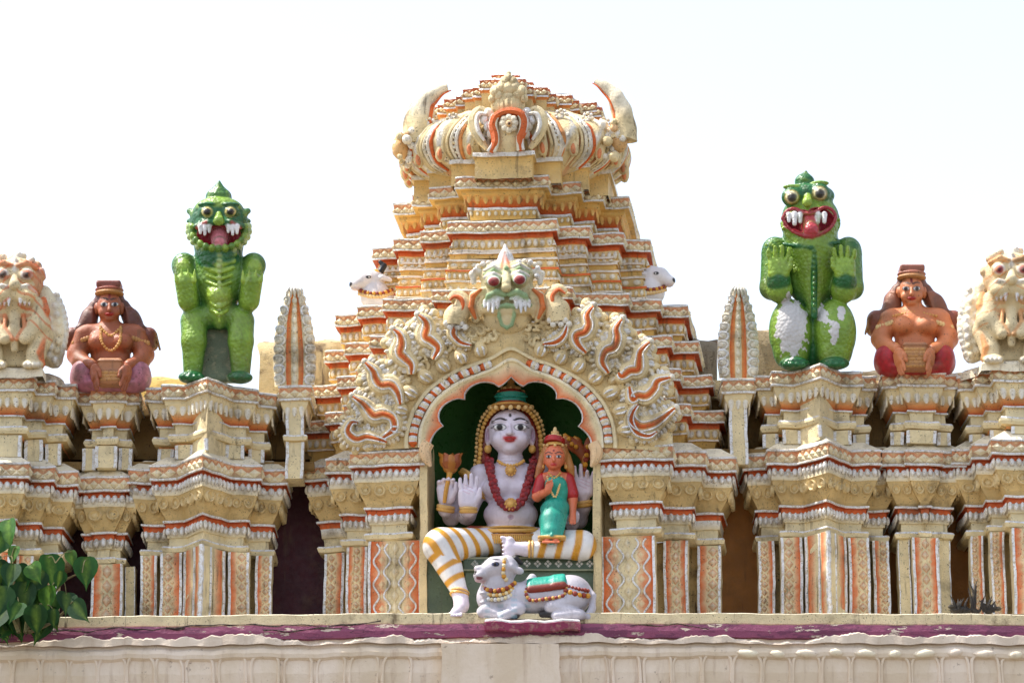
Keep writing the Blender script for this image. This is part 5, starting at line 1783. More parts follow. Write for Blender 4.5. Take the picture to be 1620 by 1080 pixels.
plinth = thing('bull_plinth', 'crimson painted plinth step under the reclining bull', 'plinth', (xx(843), -.5, zz(996, -.6)))
m = MB(); pl = [(xx(768, -.6), -.42), (xx(768, -.6), -.62), (xx(917, -.6), -.62), (xx(917, -.6), -.42)]
CRIM = sr(148, 54, 86)
sweep(m, pl, steps(-4, zz(979, -.6), [(3, -.012, WHITE), (0, -.01, WHITE), (1, -.004, CRIM), (0, -.06, CRIM), (-2, -.01, CRIM)])); cap(m, pl, -4, zz(979, -.6), WHITE)
build('plinth_block', m, plinth, M_WORN, wobble=.008)
# ------------------------------------------------------------ statues on the parapet
class Frame:
    """clay coordinates for one statue: x from its middle, y depth in px from its own depth, z above its foot"""
    def __init__(s, cx, base, y):
        s.cx, s.y = cx, y
        s.o = W(cx, base, y)
    def __call__(s, px, py, y=0):
        return tuple((W(px, py, s.y + y * S) - s.o) / S)
    def w(s, px, py, y=0):
        return W(px, py, s.y + y * S)

GRN = sr(122, 154, 52); DGRN = sr(22, 92, 44); LGRN = sr(150, 178, 66); PINK = sr(206, 120, 130); MOUTH = sr(160, 46, 58)

def dragon_scales(V, C, amt=.35):
    x, y, z = V.T
    s_ = np.sin(x * .31 + np.sin(z * .23) * 2.1) * np.sin(z * .27 + 1.3 * np.sin(x * .17)) + .5 * np.sin(x * .9 + z * .4 + 2 * np.sin(y * .3))
    C = C.copy()
    C[:, :3] *= (1 + amt * np.clip(s_, -.6, .6))[:, None]
    return C

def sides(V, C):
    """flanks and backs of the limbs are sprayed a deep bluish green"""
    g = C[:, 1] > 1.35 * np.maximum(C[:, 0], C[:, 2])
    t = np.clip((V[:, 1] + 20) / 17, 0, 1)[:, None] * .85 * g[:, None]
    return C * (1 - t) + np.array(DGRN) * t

def dragon_left():
    f = Frame(345, 603, .22)
    t = thing('green_dragon_statue', 'green dragon statue with small eyes and scalloped beard left of the tower', 'dragon statue', f.o, 0, 'green dragons on the parapet')
    c = Clay()
    # legs as thick columns, round feet
    for x0, x1, xf in ((307, 305, 303), (381, 381, 379)):
        c.chain([f(x0, 508, 2), f(x0, 540, -6), f(x1, 590, 0)], [22, 20, 15], GRN, 5)
        c.E(f(xf, 597, -10), (21, 24, 9), DGRN, 4)
        for k in range(4): c.E(f(xf - 13 + 9 * k, 597, -30 + abs(k - 1.5) * 3), (6, 8, 5.5), DGRN, 2)
    c.E(f(346, 500, 10), (44, 26, 22), GRN, 10); c.E(f(346, 440, 6), (44, 26, 56), GRN, 8)
    c.K(f(347, 470, -10), f(347, 515, -4), 20, 6, LGRN, 8)
    for k in range(9):     # belly plates either side of the keel
        py = 408 + 11 * k; w = 24 - 1.4 * k
        for sx in (-1, 1):
            c.K(f(347 + sx * 3, py, -25), f(347 + sx * w, py - 6, -17), 3.2, 2.2, LGRN, 1.5)
    c.K(f(347, 402, -25), f(347, 508, -18), 3, 2.5, LGRN, 2)
    for k in range(12): c.E(f(347, 404 + 8.6 * k, -28 + .5 * k), (3.4, 2.6, 2.8), mix(LGRN, WHITE, .2), 1)
    # arms: ball shoulders, thick forearms, clawed paws turned forward
    for sx in (-1, 1):
        X = lambda d: 346 + sx * d
        c.E(f(X(55), 420, 4), (20, 18, 21), GRN, 4); c.E(f(X(56), 420, -12), (11, 6, 11), LGRN, 2)
        c.chain([f(X(54), 430, 0), f(X(47), 478, -6), f(X(52), 448, -22)], [17, 15, 16], GRN, 5)
        c.chain([f(X(50), 476, -16), f(X(53), 446, -24)], [15, 16], GRN, 4)
        for k in range(4):
            c.K(f(X(39 + 9 * k), 444, -34), f(X(38 + 10.6 * k), 426 + (k == 3) * 6, -38), 4.4, 1.0, LGRN, 1.2)
    # neck and head
    c.K(f(346, 412, 6), f(346, 378, 4), 36, 42, DGRN, 8)
    c.E(f(346, 352, 6), (47, 38, 40), DGRN, 6)
    c.E(f(346, 366, -14), (39, 28, 24), DGRN, 6); c.E(f(346, 330, -4), (38, 26, 18), GRN, 6)
    c.E(f(347, 372, -36), (39, 26, 17), MOUTH, 2, op='s'); c.E(f(347, 364, -40), (30, 20, 14), MOUTH, 2, op='s')
    c.K(f(347, 374, -17), f(347, 383, -25), 15, 13, PINK, 3)
    c.K(f(311, 358, -30), f(330, 352, -36), 5, 6, DGRN, 3); c.K(f(383, 358, -30), f(364, 352, -36), 5, 6, DGRN, 3); c.K(f(330, 352, -36), f(364, 352, -36), 5, 5, DGRN, 3)
    for sx in (-1, 1):
        X = lambda d: 346 + sx * d
        c.K(f(X(34), 360, -32), f(X(20), 352, -39), 3, 3, sr(190, 60, 66), 1)
        for k, (d, L) in enumerate(((15, 9), (22, 13), (29, 11))):
            c.K(f(X(d), 358, -37), f(X(d), 358 + L, -38), 4.2, 2.4, WHITE, 1)
        c.E(f(X(19), 334, -24), (13, 10, 11), DGRN, 3); c.E(f(X(18.5), 335, -32), (8.5, 6, 8), sr(206, 190, 120), 1); c.E(f(X(18.5), 335, -36), (6, 5, 5.6), BLACK, .8)
        c.E(f(X(18.5), 324, -26), (15, 8, 4), DGRN, 3)
        c.K(f(X(36), 340, -4), f(X(46), 334, 4), 8, 5, LGRN, 3); c.K(f(X(38), 352, 4), f(X(47), 350, 10), 7, 4, DGRN, 3)
        for k in range(8):
            a = rad(200 + 18 * k)
    for k in range(15):    # scalloped beard
        a = rad(10 - 200 * k / 14)
        for rr, yo in ((0, 0), (5, 12)):
            c.E(f(346 + (43 + rr) * math.cos(a), 364 - (29 + rr) * math.sin(a), -20 - 12 * abs(math.sin(a)) + yo), (5.4, 7, 6), mix(LGRN, WHITE, .25) if rr else mix(LGRN, DGRN, .3 + .35 * (k % 2)), 2)
    c.K(f(346, 338, -34), f(346, 349, -44), 4, 8.5, GRN, 3)
    c.E(f(346, 312, 2), (21, 16, 16), DGRN, 4); c.K(f(346, 308, 0), f(347, 287, -2), 17, 2, mix(DGRN, GRN, .4), 4); c.K(f(346, 326, -15), f(346, 292, -10), 1.6, 1.2, LGRN, 1)
    c.K(f(330, 322, -12), f(334, 306, -6), 3.5, 5, GRN, 2); c.K(f(362, 322, -12), f(358, 306, -6), 3.5, 5, GRN, 2)
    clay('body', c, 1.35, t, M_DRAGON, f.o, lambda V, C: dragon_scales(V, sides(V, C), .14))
    d = Clay()
    d.X(f(346, 555, 26), (34, 12, 52), 4, sr(118, 128, 104), 2)
    clay('back_slab', d, 3, t, M_WORN, f.o)

def dragon_right():
    f = Frame(1284, 583, .22)
    t = thing('green_dragon_statue', 'green dragon statue with big round eyes and white peeling thighs right of the tower', 'dragon statue', f.o, 0, 'green dragons on the parapet')
    c = Clay()
    for sx, x0, xf in ((-1, 1250, 1257), (1, 1321, 1320)):
        c.E(f(x0, 525, -2), (34, 32, 54), GRN, 6); c.E(f(x0 - sx * 2, 560, 0), (28, 28, 26), GRN, 6)
        c.E(f(xf, 575, -18), (24, 24, 9), DGRN, 4)
        for k in range(4): c.E(f(xf - 14 + 9 * k, 577, -38 + abs(k - 1.5) * 3), (6, 8, 5), DGRN, 2)
    c.E(f(1285, 530, 20), (52, 26, 56), DGRN, 8)
    c.E(f(1285, 430, 8), (46, 28, 58), GRN, 8); c.K(f(1285, 400, -2), f(1287, 492, -8), 36, 8, GRN, 8)
    c.K(f(1288, 395, -32), f(1288, 500, -22), 4.5, 5, DGRN, 2.5)
    for k in range(12): c.E(f(1288, 398 + 8.5 * k, -37 + .9 * k), (2.6, 2.6, 3), mix(DGRN, GRN, .3), 1)
    for sx in (-1, 1):
        X = lambda d: 1284 + sx * d
        c.E(f(X(58), 396, 6), (21, 20, 22), GRN, 5); c.E(f(X(62), 390, -8), (11, 6, 9), DGRN, 3)
        c.chain([f(X(62), 405, 4), f(X(63), 455, 2), f(X(50), 460, -14), f(X(52), 432, -24)], [18, 19, 19, 17], GRN, 5)
        c.K(f(X(52), 443, -22), f(X(52), 446, -21), 19, 19, DGRN, 2)
        hand(c, f(X(52), 424, -32), (-sx, 0, 0), (0, -.1, .99), (0, -1, 0), mix(GRN, LGRN, .4), 1.5, curl=(.25, .2, .2, .25), spread=2.2)
    c.K(f(1283, 392, 6), f(1282, 372, 4), 42, 44, GRN, 8)
    c.E(f(1282, 345, 6), (46, 38, 40), GRN, 6); c.E(f(1281, 355, -12), (45, 30, 28), GRN, 6); c.E(f(1279, 310, 0), (42, 28, 20), DGRN, 6)
    c.K(f(1240, 386, -20), f(1283, 392, -36), 3, 3, DGRN, 2); c.K(f(1326, 384, -20), f(1283, 392, -36), 3, 3, DGRN, 2)
    c.E(f(1260, 347, -32), (23, 20, 14), MOUTH, 2, rot=(0, -14, 0), op='s'); c.E(f(1300, 344, -32), (23, 20, 15), MOUTH, 2, rot=(0, 14, 0), op='s'); c.E(f(1281, 354, -36), (30, 18, 15), MOUTH, 3, op='s')
    c.K(f(1281, 350, -20), f(1283, 364, -34), 18, 13, sr(186, 62, 72), 3)
    RIM = sr(158, 48, 54)
    P = [(1238, 346), (1245, 334), (1258, 330), (1270, 336), (1281, 338), (1292, 334), (1304, 328), (1316, 332), (1322, 344), (1312, 362), (1284, 374), (1254, 366), (1238, 346)]
    P = catmull(P, 3)
    for a, b in zip(P[:-1], P[1:]): c.K(f(a[0], a[1], -31 - 8 * (1 - abs(a[0] - 1281) / 44)), f(b[0], b[1], -31 - 8 * (1 - abs(b[0] - 1281) / 44)), 2.7, 2.7, RIM, 1.5)
    for px, L, r in ((1248, 11, 4), (1257, 15, 5.4), (1266, 12, 4.5), (1294, 12, 5), (1304, 12, 5)):
        c.K(f(px, 339, -36), f(px, 339 + L, -38), r, r * .7, WHITE, 1)
    for sx, ex, ey in ((-1, 1253, 312), (1, 1297, 306)):
        c.E(f(ex, ey, -18), (17, 14, 16), DGRN, 4); c.E(f(ex, ey, -26), (12, 9, 12), sr(150, 130, 60), 1); c.E(f(ex, ey, -30), (9.8, 7, 9.8), sr(226, 214, 170), .8)
        c.E(f(ex, ey, -34), (7.6, 5, 7.8), BLACK, .8); c.E(f(ex, ey - 16, -16), (15, 9, 4), GRN, 3)
    c.K(f(1278, 312, -26), f(1277, 320, -38), 6, 8, LGRN, 3)
    c.E(f(1273, 288, 0), (16, 14, 14), DGRN, 4); c.K(f(1273, 286, -1), f(1275, 272, -2), 13, 2.5, LGRN, 4)
    rnd = random.Random(3)
    for k in range(90):   # warty hide round the jaw and shoulders
        a = rnd.uniform(0, 2 * math.pi); 
        c.E(f(1282 + 45 * math.cos(a), 352 - 36 * math.sin(a) * .9, rnd.uniform(-20, 6)), (3.2, 3.2, 3.2), LGRN if math.sin(a) < 0 else GRN, 1.5)
    for k in range(40):
        c.E(f(rnd.uniform(1212, 1262), rnd.uniform(385, 430), rnd.uniform(-24, -12)), (2.4, 2.4, 2.4), LGRN, 1.2)
    def peel(V, C):
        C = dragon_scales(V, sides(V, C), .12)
        x, y, z = V.T
        px = x + 1284; py = 583 - z / 1.03
        n = 7 * np.sin(px * .33 + py * .11) + 5 * np.sin(py * .42 - px * .2) + 4 * np.sin(px * .9) * np.sin(py * .7)
        a = ((px - 1252) / 25) ** 2 + ((py - 522) / 48) ** 2
        b = np.minimum(np.minimum(((px - 1318) / 8) ** 2 + ((py - 530) / 20) ** 2, ((px - 1302) / 7) ** 2 + ((py - 503) / 17) ** 2), ((px - 1330) / 7) ** 2 + ((py - 500) / 13) ** 2)
        m = ((a + n * .035 < 1) | (b + n * .06 < 1)) & (y < 4)
        C[m] = np.array(sr(206, 202, 200))
        return C
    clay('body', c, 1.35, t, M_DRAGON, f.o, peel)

M_DRAGON = painted('dragon_enamel', grime=.3, rough=.38, bump=.3, speck=False, spec=.5, scales=True)
dragon_left(); dragon_right()

def drummer(label, px0, base, skin, seatcol, hat, hair, y, fr, mirror_shift=0, female=False):
    """seated winged drummer: px0 the middle, features from a table of offsets"""
    f = Frame(px0, base, y)
    t = thing('drummer_statue', label, 'statue', f.o, 0, 'seated drummers on the parapet')
    X = lambda d: px0 + d
    B = base
    c = Clay(); SK = skin
    hx = fr['hx']
    c.E(f(X(hx), B - 130, 0), (19.5, 20, 25), SK, 4); c.E(f(X(hx), B - 119, -7), (14.5, 13, 13), SK, 6); c.E(f(X(hx), B - 111, -13), (7, 6, 5), SK, 4)
    c.K(f(X(hx), B - 134, -21), f(X(hx), B - 125, -25), 1.8, 3.6, SK, 2)
    c.E(f(X(hx), B - 118.5, -21), (7, 3, 2.2), sr(170, 40, 36), 1, b=-.5)
    for sx in (-1, 1):
        c.E(f(X(hx + sx * 8.8), B - 134, -18), (6.5, 3, 4), SK, 1); c.E(f(X(hx + sx * 20.5), B - 127, 2), (4, 6, 10), SK, 2); c.E(f(X(hx + sx * 9), B - 121, -12), (8, 6, 7), SK, 4)
    c.K(f(X(hx), B - 112, 2), f(X(0), B - 96, 4), 14, 17, SK, 5)
    c.K(f(X(-34), B - 88, 4), f(X(36), B - 88, 4), 16, 16, SK, 8)
    c.E(f(X(0), B - 72, 2), (38, 24, 30), SK, 8)
    br = 5 if female else 1
    for sx in (-1, 1): c.E(f(X(sx * 18), B - 74, -14), (18, 13 + br, 15), SK, 6)
    c.E(f(X(0), B - 42, 4), (33, 24, 26), SK, 8); c.E(f(X(0), B - 20, 8), (44, 26, 20), SK, 8)
    for sx in (-1, 1):
        c.chain([f(X(sx * 44), B - 84, 2), f(X(sx * 53), B - 54, 0), f(X(sx * 48), B - 44, -10), f(X(sx * 28), B - 38, -38)], [15, 15.5, 13.5, 8], SK, 6)
        hand(c, f(X(sx * 24), B - 24, -50), (-sx * .3, -.9, .2), (-sx * .1, -.15, -.98), (-sx * .9, .3, 0), SK, 1.15, curl=(.1, .1, .1, .15))
    for sx in (-1, 1):
        e = f(X(hx + sx * 8.8), B - 134, -22)
        c.E(e, (6.6, 6, 4.2), BLACK, op='p'); c.E(e, (6, 6, 3), WHITE, op='p'); c.E(e, (3.2, 6, 3.6), sr(40, 44, 60), op='p')
        for k in range(5): c.E(f(X(hx + sx * (3 + 3.4 * k)), B - 142 - 2.5 * math.sin(k / 4 * 2.7), -20), (2.6, 7, 1.4), BLACK, op='p')
        c.E(f(X(sx * 24), B - 77, -28), (2, 4, 2), mix(SK, RUST, .6), op='p')
    c.E(f(X(hx), B - 148, -18), (2, 8, 6), DKRED, op='p')
    c.E(f(X(0), B - 46, -20), (2, 5, 2), mix(SK, UMBER, .5), op='p')
    clay('body', c, 1.3, t, M_CLAY, f.o)
    # hair and winged shoulder pieces
    h = Clay()
    h.E(f(X(hx), B - 136, 12), (25, 20, 27), hair, 4)
    for sx in (-1, 1):
        h.chain([f(X(hx + sx * 23), B - 132, 12), f(X(hx + sx * 31), B - 116, 12), f(X(sx * 40), B - 102, 8), f(X(sx * 50), B - 96, 0)], [9, 12, 11, 6], hair, 4)
        h.E(f(X(sx * 34), B - 108, 8), (14, 13, 18), hair, 6)
        for k in range(4): h.K(f(X(hx + sx * (26 + 3 * k)), B - 128, -2 + 2 * k), f(X(sx * (33 + 4 * k)), B - 94, -2), 2.2, 2.6, mix(hair, SK, .25), 1.5)
        w = fr['wing']
        h.chain([f(X(sx * 48), B - 88, 12), f(X(sx * 60), B - 84, 8), f(X(sx * 64), B - 70, 10)], [11, w, w * .9], mix(hair, RUST, .4), 4)
        for k in range(5): h.K(f(X(sx * (52 + 5 * k)), B - 96 + k * 2, 2), f(X(sx * (54 + 6 * k)), B - 70 + 2 * k, 2), 1.8, 2, mix(hair, GOLDP, .35), 1)
    h.E(f(X(hx), B - 128, -14), (19.5, 22, 25), None, 1.5, op='s')
    clay('hair_and_wings', h, 1.5, t, M_CLAY, f.o)
    k_ = Clay()
    k_.K(f(X(hx), B - 150, 4), f(X(hx), B - 152, 4), 25, 24, mix(hat, GOLDP, .4), 1); k_.E(f(X(hx), B - 160, 4), (22, 19, 8), hat, 2); k_.E(f(X(hx), B - 166, 4), (20, 17, 5), mix(hat, hair, .4), 2)
    k_ = Clay()
    k_.E(f(X(hx), B - 150, 2), (24, 23, 6), mix(hat, GOLDP, .45), 2); k_.E(f(X(hx), B - 156, 2), (23.5, 21, 4.5), hat, 1); k_.X(f(X(hx), B - 163, 4), (20, 17, 5.5), 3, mix(hat, hair, .35), 1)
    k_.E(f(X(hx), B - 132, -14), (21, 26, 16), None, 2, op='s')
    clay('hat', k_, 1.5, t, M_CLAY, f.o)
    # cushion of petals
    s_ = Clay()
    for sx in (-1, 1):
        s_.E(f(X(sx * 40), B - 22, -8), (24, 30, 28), seatcol, 5); s_.E(f(X(sx * 46), B - 16, 4), (19, 24, 22), seatcol, 4)
    s_.E(f(X(0), B - 6, -12), (52, 34, 12), seatcol, 6)
    def petals(V, C):
        x, y_, z = V.T
        r = np.hypot(np.abs(x) - 34, z - 22)
        a = np.arctan2(z - 22, np.abs(x) - 34)
        q = np.sin(r * .75) * .10 + np.sin(a * 16 + r * .3) * .08
        C = C.copy(); C[:, :3] *= (1 + q)[:, None]
        return C
    clay('cushion', s_, 1.6, t, M_CLAY, f.o, petals)
    d = Clay()
    DR = sr(176, 116, 74)
    d.X(f(X(0), B - 25, -42), (19.5, 16, 22), 5, DR, 2)
    for k in range(3): d.X(f(X(0), B - 41 + 15 * k, -42), (20.4, 17, 1.6), 1, mix(DR, UMBER, .35), 1)
    rr = random.Random(5)
    for i in range(7):
        for j in range(6 if female else 3):
            d.E(f(X(-15 + 5 * i + rr.uniform(-1, 1)), B - (38 if female else 26) + 5.2 * j, -58), (2.7, 1.8, 2.3), mix(DR, GOLDP, .5), .8)
    dt = thing('drum', 'orange-brown lattice-fronted drum held by the right drummer statue' if female else 'plain brown banded drum held by the left drummer statue', 'drum', f.w(X(0), B - 4, -42), 0, 'drums held by the drummers')
    clay('drum_body', d, 1.3, dt, M_CLAY, f.o)
    m = MB()
    strip_beads(m, [f.w(X(-16), B - 98, -14), f.w(X(-14), B - 74, -32), f.w(X(0), B - 60, -30), f.w(X(14), B - 74, -32), f.w(X(16), B - 98, -14)] if not female else [f.w(X(-34), B - 90, -12), f.w(X(0), B - 96, -14), f.w(X(34), B - 90, -12)], .014, mix(GOLDP, SK, .4), gap=1.7)
    if not female:
        build('necklace', m, t, M_CLAY, wobble=0)
        m = MB()
        strip_beads(m, [f.w(X(-16), B - 96, -16), f.w(X(0), B - 84, -22), f.w(X(16), B - 96, -16)], .014, mix(GOLDP, SK, .3), gap=1.7)
    build('necklace', m, t, M_CLAY, wobble=0)
    for sx in (-1, 1):
        for q in (0, 1):
            m = MB()
            cpt = Vector(f.w(X(sx * (33 + 5 * q)), B - 35 - 2 * q, -31 + 6 * q))
            P = []
            for a in np.linspace(0, 2 * math.pi, 13):
                v = Vector((0, .058 * math.cos(a), .058 * math.sin(a))); v.rotate(Euler((0, 0, rad(-sx * 45)))); P.append(cpt + v)
            tube(m, [tuple(p) for p in P], .012, mix(GOLDP, skin, .3), sides=7, n=2)
            build('bangle', m, t, M_CLAY, wobble=0)
        m = MB()
        for k in range(6):
            ball(m, f.w(X(sx * (36 + 4.5 * k)), B - 80 + 1.5 * k, -14 + k), (.02, .016, .022), mix(GOLDP, CREAM, .4) if female else mix(skin, GOLDP, .5), 7, 5)
        build('armlet', m, t, M_CLAY, wobble=0)
drummer('seated brown drummer statue with gold necklace on a purple petal cushion', 175, 615, sr(164, 88, 54), sr(176, 108, 126), sr(150, 70, 52), sr(96, 50, 40), .40, dict(hx=-2, wing=13))
drummer('bare-chested orange-brown drummer statue sitting on a bright red cushion', 1447, 590, sr(206, 124, 78), sr(168, 22, 34), sr(176, 106, 84), sr(120, 70, 48), .32, dict(hx=-5, wing=15), female=True)

# ---- cream lions with curling manes at both ends
def lion(label, px0, base, eye, stripe, y, B_h=176):
    f = Frame(px0, base, y)
    t = thing('lion_statue', label, 'lion statue', f.o, 0, 'cream lions at the parapet ends')
    CR = mix(CREAM, sr(200, 176, 140), .3); c = Clay(); X = lambda d: px0 + d; B = base
    OR_ = mix(stripe, CREAM, .1)
    # haunches, chest and straight forelegs
    c.E(f(X(0), B - 60, 14), (56, 34, 62), CR, 8); c.E(f(X(0), B - 88, -4), (40, 26, 34), CR, 8)
    for sx in (-1, 1):
        c.chain([f(X(sx * 34), B - 92, -8), f(X(sx * 38), B - 66, -22), f(X(sx * 22), B - 52, -30)], [20, 18, 12], CR, 5)
        c.chain([f(X(sx * 22), B - 52, -30), f(X(sx * 16), B - 46, -38)], [13, 9], CR, 4)
        c.chain([f(X(sx * 42), B - 50, -10), f(X(sx * 34), B - 22, -22), f(X(sx * 30), B - 4, -26)], [20, 15, 13], CR, 5)
        c.E(f(X(sx * 28), B - 5, -34), (17, 16, 8), CR, 4)
        for k in range(4): c.E(f(X(sx * 28 - 11 + 7 * k), B - 5, -48), (4, 6, 5), mix(CR, SILVER, .4), 1.5)
        c.chain([f(X(sx * 46), B - 108, -14), f(X(sx * 50), B - 90, -22), f(X(sx * 46), B - 70, -27)], [5, 6, 4], OR_, 2)
        c.chain([f(X(sx * 46), B - 46, -26), f(X(sx * 40), B - 24, -34), f(X(sx * 44), B - 6, -30)], [4, 5, 5], OR_, 2)
        c.chain([f(X(sx * 14), B - 84, -26), f(X(sx * 16), B - 64, -34), f(X(sx * 4), B - 46, -40)], [3, 3.6, 3], mix(OR_, CREAM, .2), 1.5)
    c.chain([f(X(0), B - 100, -24), f(X(0), B - 60, -32), f(X(0), B - 30, -30)], [8, 9, 6], CR, 4)
    c.X(f(X(0), B - 20, 4), (46, 16, 22), 6, CR, 5)
    # head
    H = B - B_h
    c.E(f(X(0), H + 42, 0), (46, 36, 42), CR, 8); c.E(f(X(0), H + 62, -20), (36, 24, 22), CR, 6); c.E(f(X(0), H + 84, -16), (27, 20, 16), mix(CR, OCHRE, .5), 5)
    for sx in (-1, 1):
        c.E(f(X(sx * 17), H + 62, -38), (17, 12, 13), mix(CR, OCHRE, .4), 4)
        c.chain([f(X(sx * 4), H + 48, -44), f(X(sx * 20), H + 46, -44), f(X(sx * 34), H + 58, -34)], [3, 4, 3], mix(CR, SILVER, .5), 2)
        c.E(f(X(sx * 19), H + 28, -30), (13, 10, 12), CR, 3); c.E(f(X(sx * 19), H + 28, -38), (10, 6, 9.5), sr(220, 210, 200), .8); c.E(f(X(sx * 19), H + 28, -42), (6.4, 4.4, 6.4), eye, .8)
        if True: c.E(f(X(sx * 19), H + 28, -45.5), (3, 2, 3), BLACK, .5)
        c.chain([f(X(sx * 5), H + 14, -32), f(X(sx * 18), H + 10, -32), f(X(sx * 34), H + 18, -22)], [4, 5, 4], mix(CR, stripe, .6), 2)
        for k in range(3): c.K(f(X(sx * (9 + 7 * k)), H + 68, -46 + k * 3), f(X(sx * (9 + 7 * k)), H + 77, -46 + k * 3), 3, 1.8, mix(WHITE, SILVER, .3), 1)
    c.K(f(X(0), H + 32, -34), f(X(0), H + 44, -48), 5, 9, CR, 3)
    c.K(f(X(0), H + 6, -24), f(X(0), H + 22, -32), 5, 4, mix(CR, SILVER, .6), 2)
    rnd = random.Random(11)
    for k in range(26):
        a = rad(rnd.uniform(0, 180))
        c.E(f(X(44 * math.cos(a)), H + 34 - 36 * math.sin(a), rnd.uniform(-14, 6)), (6, 7, 6), mix(CR, SILVER, rnd.random() * .6), 2)
    c.chain([f(X(0), H + 4, -8), f(X(0), H - 6, -4)], [8, 3], mix(CR, SILVER, .5), 3)
    def streak(V, C):
        x, y_, z = V.T; th_ = .74 if stripe == ORANGE else .9
        m = (np.sin(z * .32 + np.abs(x) * .22 + 1.2 * np.sin(x * .15)) > th_) & (z > 40) & (np.abs(x) > 6) & (z + np.abs(x) > 95)
        C[m] = C[m] * .4 + np.array(stripe) * .6
        h_ = (z > 112) & (np.abs(x) > 27 + 4 * np.sin(z * .3)) & (y_ < 14)
        k_ = .5 if stripe == ORANGE else .25
        C[h_] = C[h_] * (1 - k_) + np.array(stripe) * k_
        c_ = (np.abs(z - 84) < 16) & (np.abs(np.abs(x) - 20) < 9) & (np.sin(z * .5) > 0)
        C[c_] = C[c_] * .6 + np.array(stripe) * .4
        return C
    clay('body', c, 1.5, t, M_PLASTER, f.o, streak)
    # mane: a rounded flap at each side, carved with curls
    for sx in (-1, 1):
        n_ = Clay()
        n_.chain([f(X(sx * 46), H + 58, 10), f(X(sx * 62), H + 88, 12), f(X(sx * 66), H + 120, 12), f(X(sx * 62), B - 14, 12)], [13, 17, 18, 15], mix(CREAM, SILVER, .2), 8)
        n_.E(f(X(sx * 48), B - 60, 12), (22, 14, 58), CR, 6)
        for k in range(13):
            u = k / 12
            n_.E(f(X(sx * (55 + 26 * math.sin(math.pi * (.15 + .7 * u)))), H + 62 + 108 * u, 8), (5.5, 8, 6.5), mix(CREAM, SILVER, .6), 2)
        for r_ in range(2):
            for k in range(7):
                u = (k + .5 * r_) / 7
                n_.E(f(X(sx * (50 + 12 * r_ + 8 * math.sin(math.pi * u))), H + 72 + 98 * u, -3 - 1 * r_), (5, 5, 6), mix(CREAM, SILVER, rnd.choice((.2, .5, .8))), 1.6)
        n_.chain([f(X(sx * 44), H + 84, -6), f(X(sx * 52), H + 100, -7), f(X(sx * 48), H + 118, -6)], [3, 4.5, 2.5], stripe, 1.5)
        clay('mane', n_, 1.5, t, M_PLASTER, f.o)
lion('cream and orange lion statue with dark eyes at the far left edge', 23, 582, sr(90, 40, 36), ORANGE, .10)
lion('cream lion statue with red eyes and pale bud crest at the far right edge', 1600, 574, sr(150, 24, 44), ORLT, .10)
for (label, px0, base) in (('pale plaster slab under the left lion', 14, 590), ('pale plaster slab under the right lion', 1608, 580)):
    t = thing('lion_slab', label, 'slab', W(px0, base + 8, .1))
    m = MB(); x0, x1 = xx(px0 - 58, .0), xx(px0 + 58, .0); z = zz(base + 8, .0)
    pl = [(x0 - .12, .7), (x0 - .12, .25), (x0, .1), (x0, -.09), (x1, -.09), (x1, .1), (x1 + .12, .25), (x1 + .12, .7)]
    sweep(m, pl, steps(-6, z + .075, [(6, -.03, PALE), (1, -.06, PALE)])); cap(m, pl, -6, z + .075, PALE)
    build('slab_block', m, t, M_WORN, wobble=.006)

